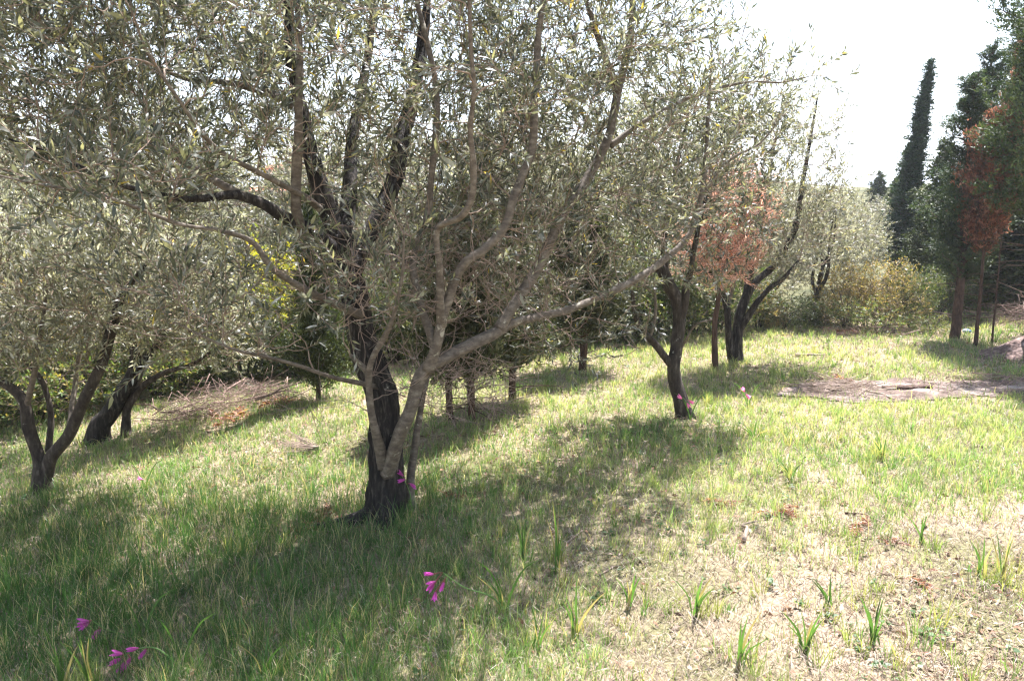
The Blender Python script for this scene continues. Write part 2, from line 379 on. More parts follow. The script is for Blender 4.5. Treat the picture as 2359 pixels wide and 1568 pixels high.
def leaves_on(tw, ln, gap, r, L, Wd, cols, wts, hi=False, ang=0.62, skip=0.12, jit=0.15):
    """opposite leaf pairs along every twig; L = (mean, spread)"""
    N, K, _ = tw.shape; cnt = np.maximum(2, ((1 - skip) * ln / gap).astype(int)) * 2; own = np.repeat(np.arange(N), cnt); n = len(own)
    first = np.repeat(np.cumsum(cnt) - cnt, cnt); kx = np.arange(n) - first
    fr = skip + (1 - skip) * ((kx // 2) + 0.6 + 0.4 * r.random(n)) / np.maximum(1, np.repeat(cnt, cnt) / 2); fr = np.minimum(fr, 0.999)
    t = fr * (K - 1); j = np.minimum(t.astype(int), K - 2); f = (t - j)[:, None]
    a = tw[own, j] * (1 - f) + tw[own, j + 1] * f; T = nrm(tw[own, j + 1] - tw[own, j])
    rv = nrm(r.normal(size=(N, 3)))[own]; u = nrm(np.cross(T, rv)); w = np.cross(T, u)
    ph = (kx // 2) * 1.571 + (kx % 2) * math.pi
    side = np.cos(ph)[:, None] * u + np.sin(ph)[:, None] * w
    d = nrm(T * math.cos(ang) + side * math.sin(ang) + r.normal(size=(n, 3)) * jit + np.array([0, 0, 0.08]))
    nn = nrm(np.array([0, 0, 0.55]) + T * 0.4 + r.normal(size=(n, 3)) * 0.55)
    ll = np.clip(r.normal(L[0], L[1], n), L[0] * 0.5, L[0] * 1.5)
    ci = r.choice(len(cols), n, p=np.asarray(wts) / np.sum(wts)); C = np.asarray(cols)[ci] * (0.75 + 0.5 * r.random((n, 1)))
    C = C * (0.85 + 0.3 * r.random(N))[own][:, None]
    return dict(p=a, d=d, n=nn, L=ll, W=ll * Wd * (0.8 + 0.4 * r.random(n)), C=C, hi=hi)
def sub(lf, sel):
    return {k: (v[sel] if isinstance(v, np.ndarray) else v) for k, v in lf.items()}
def leaf_chunk(lf, base=0.0, hi=None):
    return leaves(lf['p'] - base, lf['d'], lf['n'], lf['L'], lf['W'], lf['C'], lf['hi'] if hi is None else hi)

OLIVE_COLS = [(0.060, 0.068, 0.048), (0.112, 0.120, 0.080), (0.25, 0.255, 0.225), (0.19, 0.19, 0.105), (0.36, 0.27, 0.05)]
OLIVE_W = [0.34, 0.30, 0.20, 0.15, 0.008]

def px_limb(pts, ws, d0=0.0):
    p = np.array([P(x, y, d0 + d) for x, y, d in pts]); ws = np.asarray(ws, float)
    w = np.interp(np.linspace(0, 1, len(pts)), np.linspace(0, 1, len(ws)), ws)
    return p, 0.5 * w / F * p[:, 1]

# ------------------------------------------------------------------ 1  the main olive tree
def main_olive():
    r = np.random.default_rng(21)
    b = G(884, 1196); d0 = b[1]; base = b.copy()
    root = thing('olive_tree', 'big spreading olive tree with black trunk filling the foreground', 'tree', base)
    dark = dict(
        trunk=([(884, 1225, 0), (883, 1160, 0.0), (885, 1042, 0.03), (883, 936, 0.05), (853, 832, 0.08), (836, 772, 0.1), (815, 690, .12), (797, 615, .15), (782, 545, .18)], [92, 84, 77, 76, 72, 64, 60, 58, 56]),
        a1=([(786, 565, .18), (745, 450, .2), (716, 350, .25), (700, 270, .3), (680, 200, .35), (668, 100, .4), (664, 0, .45), (660, -150, .5)], [46, 42, 36, 32, 28, 24, 20, 9]),
        a2=([(788, 560, .18), (800, 470, .35), (806, 400, .45), (812, 300, .6), (832, 220, .7), (850, 100, .85), (870, -60, 1.0)], [40, 38, 32, 26, 22, 18, 8]),
        a3=([(806, 660, .12), (849, 540, .3), (891, 455, .45), (920, 350, .6), (942, 250, .75), (962, 170, .85), (975, 80, .95), (990, -60, 1.05)], [44, 42, 40, 38, 34, 30, 24, 10]),
        l=([(790, 590, .15), (720, 530, .0), (660, 500, -.1), (600, 468, -.2), (540, 450, -.3), (470, 457, -.4), (400, 455, -.5), (330, 440, -.6), (240, 410, -.7), (130, 360, -.8), (20, 320, -.9)], [38, 31, 28, 25, 21, 18, 16, 14, 11, 8, 4]))
    soft = dict(
        l2=([(560, 452, -.28), (500, 420, -.1), (440, 385, .1), (380, 350, .2), (280, 300, .3), (180, 230, .4)], [20, 18, 15, 12, 8, 4]),
        v=([(704, 545, .0), (682, 485, -.1), (684, 380, -.15), (688, 260, -.2), (690, 120, -.2), (680, -40, -.2)], [22, 23, 22, 20, 16, 8]),
        m2=([(698, 255, .3), (640, 225, .35), (590, 207, .4), (520, 190, .5), (430, 182, .6), (360, 150, .7), (260, 80, .8)], [18, 17, 15, 13, 10, 7, 3]),
        s=([(884, 1072, -.05), (868, 1005, -.17), (854, 955, -.22), (850, 900, -.24), (850, 855, -.26), (862, 815, -.28), (885, 775, -.3), (905, 730, -.34), (925, 640, -.4), (930, 540, -.45)], [30, 21, 18, 16, 15, 14, 13, 11, 8, 5]),
        r1=([(896, 1085, -.03), (915, 1010, -.14), (948, 936, -.18), (975, 860, -.18), (1013, 831, -.13), (1081, 799, -.03), (1160, 754, .1)], [40, 32, 30, 31, 31, 29, 26]),
        r1u=([(1150, 760, .09), (1177, 709, .15), (1224, 640, .25), (1266, 566, .35), (1293, 495, .45), (1351, 415, .6), (1400, 320, .7), (1421, 218, .8), (1438, 152, .85), (1454, 62, .9), (1458, -40, .95), (1460, -180, 1.0)], [24, 25, 25, 24, 25, 22, 20, 19, 18, 14, 12, 6]),
        r1h=([(1148, 762, .1), (1197, 738, .2), (1300, 717, .45), (1382, 684, .6), (1464, 643, .75), (1526, 602, .85), (1588, 540, .95), (1614, 452, 1.0), (1627, 350, 1.05), (1631, 247, 1.1), (1640, 120, 1.1)], [22, 20, 18, 17, 16, 15, 13, 12, 10, 8, 4]),
        r2=([(985, 852, -.18), (1005, 800, -.2), (1018, 746, -.2), (1030, 700, -.2), (1050, 640, -.2), (1076, 598, -.2), (1110, 576, -.18), (1161, 524, -.12), (1182, 460, -.08), (1199, 411, -.05), (1224, 341, 0), (1232, 206, .05), (1240, 82, .1), (1255, -20, .1), (1270, -160, .1)], [26, 24, 23, 22, 21, 21, 21, 21, 20, 19, 18, 16, 15, 12, 6]),
        r3=([(1018, 750, -.2), (1012, 680, -.25), (1013, 609, -.3), (1007, 529, -.35), (1059, 502, -.4), (1084, 465, -.42), (1092, 403, -.45), (1084, 296, -.5), (1092, 206, -.55), (1084, 103, -.6), (1080, 0, -.65), (1075, -120, -.7)], [20, 18, 16, 15, 15, 15, 14, 12, 11, 10, 8, 4]),
        r4=([(1002, 800, -.2), (970, 700, -.1), (952, 600, 0), (985, 493, .1), (993, 411, .1), (1006, 230, .15), (985, 103, .2), (960, 0, .25), (940, -120, .3)], [20, 18, 17, 16, 15, 14, 12, 10, 5]),
        k=([(945, 1175, .1), (944, 1121, .1), (954, 1031, .12), (968, 940, .15), (985, 870, .2), (1010, 800, .3), (1030, 700, .4)], [26, 22, 18, 14, 10, 7, 4]),
        ll=([(866, 892, 0), (833, 883, -.1), (764, 868, -.25), (685, 841, -.4), (605, 820, -.5), (553, 809, -.6), (480, 780, -.7), (400, 740, -.8)], [14, 12, 10, 9, 8, 7, 5, 3]),
        lm=([(832, 724, 0), (743, 688, -.2), (658, 640, -.4), (617, 605, -.5), (579, 556, -.55), (500, 530, -.7), (411, 515, -.8), (247, 455, -1.0), (120, 430, -1.15), (0, 405, -1.3), (-150, 360, -1.4)], [18, 17, 15, 14, 12, 10, 9, 8, 7, 5, 3]),
        ln=([(735, 480, .1), (699, 452, -.1), (600, 400, -.4), (493, 337, -.6), (411, 230, -.8), (340, 120, -.9), (300, 20, -1)], [15, 14, 12, 10, 8, 6, 3]),
        tr=([(1425, 215, .8), (1390, 120, .7), (1350, 0, .6), (1330, -100, .55)], [16, 14, 11, 5]),
        rr=([(1405, 335, .7), (1500, 270, .8), (1600, 220, .9), (1720, 190, .9), (1800, 190, .9), (1870, 175, .9)], [12, 10, 8, 6, 4, 2]),
        rs=([(1614, 452, 1.0), (1680, 370, 1.0), (1750, 330, 1.0), (1800, 270, 1.0)], [8, 6, 4, 2]),
        stub=([(850, 860, -.25), (828, 838, -.25), (806, 818, -.25)], [13, 11, 8]))
    rt = [G(878, 1196), G(835, 1204), G(780, 1212), G(720, 1218), G(660, 1224)]; rt = np.array(rt); rt[:, 2] += [.03, .02, .012, .004, -.012]
    obj('root', mesh_of('root', [(c[0] - base if len(c[0]) else c[0], c[1], c[2]) for c in limb_mesh(rt, [.085, .055, .036, .024, .012], 14, .03, .16, .12, 0, 77)]), M_BARK, root)
    limbs = []
    for k, (p, w) in list(dark.items()) + list(soft.items()):
        q, rd = px_limb(p, w, d0); limbs.append((q, rd))
        isd = k in dark
        if k == 'trunk': me = mesh_of('trunk', [(c[0] - base if len(c[0]) else c[0], c[1], c[2]) for c in limb_mesh(q, rd, 56, 0.014, 0.08, 0.30, 1.25, 3)])
        else: me = mesh_of('branch', [(c[0] - base if len(c[0]) else c[0], c[1], c[2]) for c in limb_mesh(q, rd, 18 if isd else 14, 0.022, 0.14 if isd else 0.15, 0.16 if isd else 0.06, 0.0 if isd else 0.28, len(limbs))])
        obj('trunk' if k == 'trunk' else 'branch', me, M_BARK if isd else M_SMOOTH, root)
    ells = [(P(600, 60, d0 + .35), (2.35, 1.5, 1.15)), (P(120, 200, d0 - .1), (1.3, 1.0, .62), 1.2), (P(610, 690, d0 - .35), (.85, .6, .28), 3.2), (P(150, 400, d0 - 1.1), (.55, .3, .16), 2.5),
            (P(1330, 330, d0 + .95), (1.1, .9, 1.15), 1.0), (P(1250, 700, d0 + .75), (.78, .5, .34), 2.8), (P(900, 690, d0 - .25), (.45, .3, .2), 2.2), (P(1440, 790, d0 + .9), (.2, .2, .08), 6.0), (P(1000, 560, d0 + .1), (.75, .7, .45), 1.6),
            (P(1640, 200, d0 + 1.15), (.46, .4, .55), 1.1), (P(1250, 0, d0 + .5), (.9, .9, .6)), (P(1800, 215, d0 + .95), (.25, .25, .2), 2.0), (P(1860, 180, d0 + .9), (.24, .15, .09), 9.0)]
    tg = in_ells(ells, 2500, r)
    po, rd = grow(limbs, tg, r, 7, 0.25, 0.0, 0.012, 0.009)
    obj('branchlets', mesh_of('branchlets', [(lambda t: (t[0] - base, t[1], None))(tubes(po, rd, 5))]), M_TWIG, root, kind='stuff')
    tw, ln = twigs_on(po, 18 * (.25 + 1.5 * r.random(len(po)) ** 1.3), r, 0.10, 0.42, 0.12, 0.22)
    keep = r.random(len(tw)) < np.clip(0.55 + 0.9 * (tw[:, 0, 2] - 1.2), 0.35, 1)
    m_ = tw[:, 1]; sx_ = m_[:, 0] / (m_[:, 1] * cp_ - (m_[:, 2] - CAM[2]) * sp_) * F + W / 2
    keep &= ~((m_[:, 1] < d0 - .12) & (sx_ > 640) & (sx_ < 1320) & (r.random(len(tw)) < .45))
    gap_ = ((sx_ - 612) / 75) ** 2 + ((H / 2 - ((m_[:, 1] * sp_ + (m_[:, 2] - CAM[2]) * cp_) / (m_[:, 1] * cp_ - (m_[:, 2] - CAM[2]) * sp_) * F) - 408) / 72) ** 2 < 1
    keep &= ~(gap_ & (r.random(len(tw)) < .96))                     # an opening in the crown above the long limb      # the front of the crown is open around the limbs
    tw, ln = tw[keep], ln[keep]
    twr = np.broadcast_to(np.linspace(0.0025, 0.0011, 4), tw.shape[:2])
    bare_t = in_ells([(P(985, 830, d0 + .05), (.42, .4, .30)), (P(900, 760, d0 - .1), (.25, .25, .2)), (P(1130, 880, d0 + .3), (.35, .35, .12)), (P(1150, 600, d0 + .3), (.7, .5, .5)), (P(1060, 890, d0 + .25), (.45, .4, .22), 2.6), (P(900, 620, d0), (.6, .5, .35)), (P(720, 900, d0 - .1), (.32, .2, .2), .5)], 900, r)
    bp, brd = grow(limbs, bare_t, r, 6, 0.05, 0, 0.006, 0.006, 0.0016)
    btw, bln = twigs_on(bp, 14, r, 0.06, 0.24, 0.2, 0.05)
    obj('bare_twigs', mesh_of('bare_twigs', [(lambda t: (t[0] - base, t[1], None))(tubes(bp, brd, 4)), (lambda t: (t[0] - base, t[1], None))(tubes(btw, np.broadcast_to(np.linspace(0.0021, 0.0010, 4), btw.shape[:2]), 3))]), M_BARETWIG, root, kind='stuff')
    obj('twigs', mesh_of('twigs', [(lambda t: (t[0] - base, t[1], None))(tubes(tw, twr, 3))]), M_TWIG, root, kind='stuff')
    lf = leaves_on(tw, ln, 0.020, r, (0.052, 0.011), 0.21, OLIVE_COLS, OLIVE_W)
    # the leaves that show largest become objects of their own
    c = lf['p'] + lf['d'] * lf['L'][:, None] * .5 - CAM
    depth = c[:, 1] * cp_ - c[:, 2] * sp_; sx = c[:, 0] / depth * F + W / 2; sy = H / 2 - (c[:, 1] * sp_ + c[:, 2] * cp_) / depth * F
    vd = nrm(c); area = lf['L'] * lf['W'] * np.abs((nrm(lf['n']) * vd).sum(1)) / depth ** 2
    area[(sx < 10) | (sx > W - 10) | (sy < 10) | (sy > H - 10)] = 0
    big = np.argsort(-area)[:300]; rest = np.ones(len(area), bool); rest[big] = False
    near = rest & (depth < 3.9)
    obj('foliage', mesh_of('foliage', [leaf_chunk(sub(lf, near), base, True), leaf_chunk(sub(lf, rest & ~near), base, False)], False), M_LEAF, root, kind='stuff')
    shapes = []
    for q in range(8):
        cc = np.asarray(OLIVE_COLS[q % 4]) * (0.85 + 0.04 * q)
        me = mesh_of('leaf', [leaves(np.zeros((1, 3)), np.array([[0, 1., 0]]), np.array([[0, 0, 1.]]), 1.0, 0.2 + 0.012 * q, cc[None], True, 0.05 + 0.03 * q)]); me.materials.append(M_LEAF); shapes.append(me)
    for q in big:
        o = obj('leaf', shapes[q % 8], None, root)
        y = Vector(nrm(lf['d'][q])); n_ = Vector(lf['n'][q]); x = y.cross(n_).normalized(); z = x.cross(y)
        m = Matrix((x, y, z)).transposed().to_4x4() @ Matrix.Scale(float(lf['L'][q]), 4); m.translation = Vector(lf['p'][q] - base); o.matrix_local = m
    print('main leaves', len(area), 'twigs', len(tw))
    return root
main_olive()

def px_olive(label, base_px, limbs_px, ells, nt, per, gap, L, seed, group=None, name='olive_tree', mats=(None, None), cols=OLIVE_COLS, wts=OLIVE_W, ridge=0.14, leafmat=None, flare=0.5, depth=None, twl=(0.09, 0.28), bare=0.0, rmax=0.012, wd=0.24, lift=0.22):
    r = np.random.default_rng(seed); b = G(*base_px) if depth is None else P(*base_px, depth)
    if depth is not None: b[2] = float(ter(b[0], b[1]))
    d0 = b[1]; root = thing(name, label, 'tree', b, group); limbs = []
    for i, (p, w) in enumerate(limbs_px):
        q, rd = px_limb(p, w, d0)
        if i == 0: q[0][2] = b[2] - 0.06; q[0][:2] = b[:2]
        limbs.append((q, rd)); me = limb_mesh(q, rd, 24 if i == 0 else 10, 0.03, 0.10, ridge if i == 0 or w[0] > 14 else 0.0, flare if i == 0 else 0, seed + i)
        obj('trunk' if i == 0 else 'branch', mesh_of('limb', [(c[0] - b if len(c[0]) else c[0], c[1], c[2]) for c in me]), (mats[0] or M_BARK2) if (i == 0 or w[0] > 14) else (mats[1] or M_SMOOTH), root)
    tg = in_ells([(P(e[0], e[1], d0 + e[2]), e[3]) + tuple(e[4:]) for e in ells], nt, r)
    po, rd = grow(limbs, tg, r, 6, lift, 0, rmax, 0.009, 0.0026)
    tw, ln = twigs_on(po, per, r, twl[0], twl[1], 0.2, lift)
    twr = np.broadcast_to(np.linspace(0.0026, 0.0011, 4), tw.shape[:2])
    obj('twigs', mesh_of('twigs', [(lambda t: (t[0] - b, t[1], None))(tubes(po, rd, 4)), (lambda t: (t[0] - b, t[1], None))(tubes(tw, twr, 3))]), mats[1] or M_TWIG, root, kind='stuff')
    if bare: k = r.random(len(tw)) > bare; tw, ln = tw[k], ln[k]
    lf = leaves_on(tw, ln, gap, r, (L, L * .16), wd, cols, wts)
    obj('foliage', mesh_of('foliage', [leaf_chunk(lf, b)], False), leafmat or M_LEAF, root, kind='stuff')
    print(label[:40], 'leaves', len(lf['p']))
    return root

# ------------------------------------------------------------------ 2  the other trees of the grove
OL2 = [(0.105, 0.112, 0.078), (0.19, 0.195, 0.14), (0.36, 0.36, 0.315), (0.27, 0.265, 0.16), (0.36, 0.27, 0.08)]
px_olive('slim forked olive tree with lichen-spotted trunk beside the pink flowers', (1578, 962),
    [([(1580, 965, 0), (1568, 925, 0), (1558, 890, 0), (1551, 845, 0), (1558, 795, .02), (1563, 737, .04), (1556, 690, .05), (1536, 650, .05), (1514, 606, .05)], [36, 34, 31, 29, 28, 29, 31, 30, 22]),
     ([(1553, 850, 0), (1534, 826, -.03), (1505, 787, -.08), (1481, 762, -.12), (1464, 729, -.15), (1455, 670, -.2)], [19, 19, 17, 15, 13, 8]),
     ([(1566, 740, .03), (1577, 700, .02), (1581, 660, .02), (1592, 622, .0), (1598, 581, 0), (1615, 500, 0), (1640, 400, 0)], [20, 20, 17, 14, 12, 10, 5]),
     ([(1536, 655, .05), (1530, 560, .15), (1545, 450, .25), (1570, 330, .3), (1600, 220, .3)], [16, 14, 12, 9, 5]),
     ([(1496, 778, -.1), (1508, 735, -.1), (1510, 700, -.1), (1505, 640, -.1)], [9, 8, 7, 4]),
     ([(1570, 800, 0), (1600, 750, -.15), (1640, 735, -.2)], [6, 5, 3])],
    [(1600, 420, .1, (.72, .75, .95)), (1530, 600, 0, (.45, .5, .35), .7), (1690, 300, .2, (.55, .5, .55))], 400, 18, 0.021, 0.056, 31)
px_olive('many-stemmed olive tree standing in its own shade before the hedge', (1694, 834),
    [([(1697, 838, 0), (1697, 800, 0), (1699, 754, 0), (1707, 713, 0), (1723, 663, .05), (1727, 589, .1), (1715, 560, .1), (1703, 525, .1)], [33, 27, 24, 22, 20, 18, 16, 9]),
     ([(1686, 834, -.02), (1681, 800, -.05), (1678, 754, -.1), (1674, 704, -.15), (1658, 663, -.2), (1637, 634, -.25), (1610, 600, -.3)], [20, 17, 16, 16, 14, 12, 6]),
     ([(1710, 705, .02), (1740, 650, .1), (1781, 614, .15), (1810, 569, .2), (1834, 515, .2), (1852, 400, .2), (1870, 300, .2), (1885, 210, .2)], [18, 17, 16, 15, 14, 10, 7, 3]),
     ([(1702, 760, 0), (1718, 738, -.05), (1744, 696, -.12), (1773, 663, -.2), (1801, 643, -.25), (1840, 600, -.3)], [16, 16, 14, 12, 10, 5]),
     ([(1676, 710, -.13), (1690, 650, -.2), (1705, 590, -.25), (1720, 500, -.3)], [10, 9, 7, 4]),
     ([(1726, 600, .1), (1745, 500, .2), (1770, 400, .25), (1790, 300, .25)], [12, 10, 8, 4])],
    [(1815, 400, .1, (.62, .7, 1.05)), (1760, 560, -.1, (.6, .6, .5)), (1880, 500, .1, (.35, .5, .6))], 440, 15, 0.022, 0.055, 32, mats=(M_BARK, None), cols=OL2)
px_olive('olive tree with twin grey stems forking low on the sloping side', (100, 1132),
    [([(100, 1135, 0), (100, 1105, 0), (92, 1060, 0), (70, 990, 0), (60, 935, 0), (35, 900, 0), (-10, 868, 0), (-80, 800, 0)], [48, 44, 30, 28, 26, 22, 18, 8]),
     ([(104, 1110, 0), (122, 1050, -.02), (165, 990, -.05), (200, 905, -.1), (238, 830, -.1), (262, 735, -.1), (285, 680, -.1), (335, 610, -.1)], [34, 31, 29, 27, 25, 24, 16, 8]),
     ([(112, 1040, .05), (118, 960, .1), (108, 905, .1), (85, 860, .1), (20, 785, .1), (-30, 700, .1)], [16, 14, 13, 12, 10, 5]),
     ([(62, 940, 0), (80, 850, -.1), (95, 760, -.15), (110, 650, -.2)], [14, 12, 10, 5]),
     ([(160, 995, 0), (170, 900, .2), (190, 780, .3), (220, 640, .35)], [13, 12, 10, 5])],
    [(100, 650, 0, (1.15, .9, .62)), (330, 620, -.1, (.7, .6, .5)), (-150, 620, 0, (.8, .8, .7)), (150, 800, -.2, (.7, .5, .25), .7)], 900, 20, 0.021, 0.054, 33, cols=OL2)
px_olive('thick dark leaning olive trunk at the edge of the undergrowth', (225, 1018),
    [([(222, 1020, 0), (232, 985, 0), (255, 945, 0), (292, 890, 0), (312, 835, .02), (305, 770, .05), (300, 700, .1)], [56, 46, 40, 34, 28, 22, 14]),
     ([(300, 875, 0), (340, 820, .0), (380, 770, 0), (400, 690, 0)], [20, 18, 14, 7]),
     ([(306, 790, .05), (270, 720, .2), (250, 620, .3)], [16, 13, 6])],
    [(280, 640, .1, (.9, .8, .6)), (420, 720, 0, (.6, .6, .4)), (120, 680, .3, (.8, .7, .5))], 560, 18, 0.023, 0.056, 34, mats=(M_BARK, None), cols=OL2)
px_olive('young olive with one slender arching stem near the dead brush', (290, 1006),
    [([(289, 1008, 0), (291, 970, 0), (296, 935, 0), (330, 888, 0), (380, 858, -.05), (440, 840, -.1), (500, 800, -.1)], [23, 20, 19, 16, 12, 9, 4]),
     ([(300, 925, 0), (330, 850, .1), (370, 760, .2), (410, 660, .2)], [12, 10, 8, 4])],
    [(430, 700, .1, (.6, .6, .45)), (500, 790, 0, (.5, .5, .25))], 320, 18, 0.023, 0.054, 35, cols=OL2)
RUST = [(0.22, 0.09, 0.05), (0.30, 0.135, 0.075), (0.38, 0.21, 0.13), (0.14, 0.06, 0.04)]
px_olive('dead rust-pink feathery tree between the two right-hand olives', (1648, 850),
    [([(1648, 850, 0), (1646, 760, 0), (1658, 660, 0), (1670, 560, 0), (1678, 460, 0), (1684, 380, 0)], [15, 13, 11, 9, 7, 3])],
    [(1682, 510, -.1, (.36, .36, .66)), (1640, 590, -.2, (.36, .35, .35)), (1720, 470, -.1, (.2, .2, .35))], 800, 24, 0.015, 0.046, 36, name='dead_tree', mats=(M_RED, M_RED), cols=[(0.60, 0.34, 0.26), (0.68, 0.44, 0.35), (0.74, 0.54, 0.46), (0.54, 0.23, 0.13)], wts=[.3, .35, .25, .1], leafmat=M_DEAD, flare=0.1, bare=0.25, wd=0.18)

# ------------------------------------------------------------------ background olives and shrubs: a few kinds, copied
def rand_olive(seed, h, spread, nt, L, name='olive_tree', cols=OL2, leafmat=None, wts=OLIVE_W, per=8, gap=0.03, wood=None, multi=1):
    r = np.random.default_rng(seed); root = thing(name, '', 'tree', (0, 0, 0)); limbs = []
    fork = h * 0.22
    for s in range(multi):
        a = r.random() * 6.28; o = 0.12 * (multi > 1)
        p = np.array([[o * math.cos(a), o * math.sin(a), -0.1], [o * math.cos(a) * 1.5 + .05 * r.normal(), o * math.sin(a) * 1.5, fork * .5], [o * math.cos(a) * 3 + .08 * r.normal(), o * math.sin(a) * 3 + .08 * r.normal(), fork]])
        R0 = h * 0.032 / math.sqrt(multi); tr = (p, np.array([R0 * 1.25, R0, R0 * .85])); limbs.append(tr)
        nl = max(2, 5 // multi)
        for k in range(nl):
            b = a + k * 6.28 / nl + r.normal() * .3; dx, dy = math.cos(b), math.sin(b); sp = spread * (0.35 + 0.4 * r.random())
            q = np.array([p[-1] - [0, 0, .03], p[-1] + [dx * sp * .3, dy * sp * .3, h * .14], p[-1] + [dx * sp * .7, dy * sp * .7, h * .36], p[-1] + [dx * sp, dy * sp, h * (.5 + .25 * r.random())]])
            q[1:] += r.normal(size=(3, 3)) * h * .02; limbs.append((q, np.array([R0 * .6, R0 * .5, R0 * .32, R0 * .12])))
    for i, (p, rd) in enumerate(limbs):
        istr = len(p) == 3
        obj('trunk' if istr else 'branch', mesh_of('limb', limb_mesh(p, rd, 12 if istr else 7, 0.06, 0.12, 0.12 if istr else 0, 0.4 if istr else 0, seed + i)), wood or M_BARK2, root)
    cz = fork + (h - fork) * .52
    ells = [((0, 0, cz), (spread * .8, spread * .8, (h - fork) * .5))]
    for k in range(5):
        b = r.random() * 6.28; ells.append(((math.cos(b) * spread * .6, math.sin(b) * spread * .6, cz + r.normal() * h * .12), (spread * .42, spread * .42, h * .2)))
    tg = in_ells(ells, nt, r); po, rd = grow(limbs, tg, r, 5, 0.25, 0, 0.02, 0.010, 0.003)
    tw, ln = twigs_on(po, per, r, 0.12, 0.38, 0.2, 0.2)
    obj('twigs', mesh_of('twigs', [tubes(po, rd, 3)[:2] + (None,), tubes(tw, np.broadcast_to(np.linspace(0.0036, 0.0018, 4), tw.shape[:2]), 3)[:2] + (None,)]), wood or M_TWIG, root, kind='stuff')
    lf = leaves_on(tw, ln, gap, r, (L, L * .2), 0.28, cols, wts)
    obj('foliage', mesh_of('foliage', [leaf_chunk(lf)], False), leafmat or M_LEAF, root, kind='stuff'); print(name, 'leaves', len(lf['p']))
    return root
def put(proto, px, d, label, group, scale=1.0, rot=0.0, first=[set()], cat='tree', sink=0.0, tilt=(0, 0), ytop=None, ph=3.4):
    if id(proto) in first[0]: o = copy_tree(proto)
    else: o = proto; first[0].add(id(proto))
    x = (px - W / 2) / F * d / (cp_ + 0.0)                      # column of the picture at that distance
    o.location = (x, d, float(ter(x, d)) - sink); o.rotation_euler = (tilt[0], tilt[1], rot); o.scale = (scale,) * 3
    if ytop is not None: k = (P(px, ytop, d)[2] - o.location.z) / ph; o.scale = (scale, scale, k)
    return tag(o, label, cat, group)

OB = [rand_olive(51, 3.4, 1.7, 560, 0.08, per=11, gap=.036), rand_olive(52, 3.8, 1.8, 600, 0.08, per=11, gap=.036, multi=2), rand_olive(53, 3.2, 1.6, 520, 0.08, per=11, gap=.036, multi=3)]
og = 'olive trees in the valley behind the grove'
for k, (px, d, sc, lab) in enumerate([
    (60, 9.6, 1.0, 'pale olive crown behind the twin-stemmed olive, nearest the picture edge'),
    (300, 10.5, 1.05, 'bushy olive tree behind the thick leaning olive trunk'),
    (480, 11.8, 1.1, 'silvery olive tree rising behind the long brush pile'),
    (610, 13.5, 1.05, 'olive tree between the brush pile and the dark cypress'),
    (-120, 12.5, 1.2, 'olive tree cut by the picture edge behind the twin-stemmed olive'),
    (170, 14.5, 1.25, 'tall hazy olive tree far behind the leaning trunk'),
    (400, 17.0, 1.3, 'distant olive tree below the red-roofed house'),
    (830, 12.5, 1.0, 'olive tree glimpsed behind the big black trunk'),
    (1010, 12.0, 1.0, 'olive tree glimpsed between the big black trunk and the slim conifer trunks'),
    (1200, 13.0, 1.05, 'olive tree behind the slim conifer trunks'),
    (1470, 14.0, 1.05, 'olive tree behind the slim forked olive')]):
    put(OB[k % 3], px, d, lab, og, sc, k * 1.3)
og2 = 'olive trees at the far side of the clearing'
for k, (px, d, sc, yt, lab) in enumerate([
    (1866, 12.3, 0.62, 450, 'olive tree with dark stump-like trunk beside the golden shrub'),
    (1780, 13.4, .7, 520, 'grey olive tree directly behind the many-stemmed olive'),
    (1942, 16.5, .62, 480, 'pale olive tree below the far hill'),
    (1992, 21.0, .75, 470, 'hazy grey olive in front of the small dark conifers')]):
    put(OB[(k + 1) % 3], px, d, lab, og2, sc, 0.7 + k * 2.1, ytop=yt)
og3 = 'olive trees on the far slope by the house'
for k, (px, d, sc, lab) in enumerate([(440, 42, 1.5, 'far olive tree on the slope before the house'), (585, 36, 1.4, 'small far olive tree under the white house wall'),
    (790, 48, 1.6, 'far olive tree beside the white house wall'), (330, 52, 1.8, 'far olive tree high on the valley slope'), (200, 40, 1.7, 'far olive tree low on the valley slope'),
    (520, 75, 1.9, 'far tree on the skyline beside the red upper roof'), (60, 55, 1.9, 'far olive tree on the slope by the picture edge'), (900, 44, 1.6, 'far olive tree behind the dark forked limbs'), (1080, 50, 1.6, 'far olive tree behind the curved branch')]):
    put(OB[k % 3], px, d, lab, og3, sc, k * 0.9)

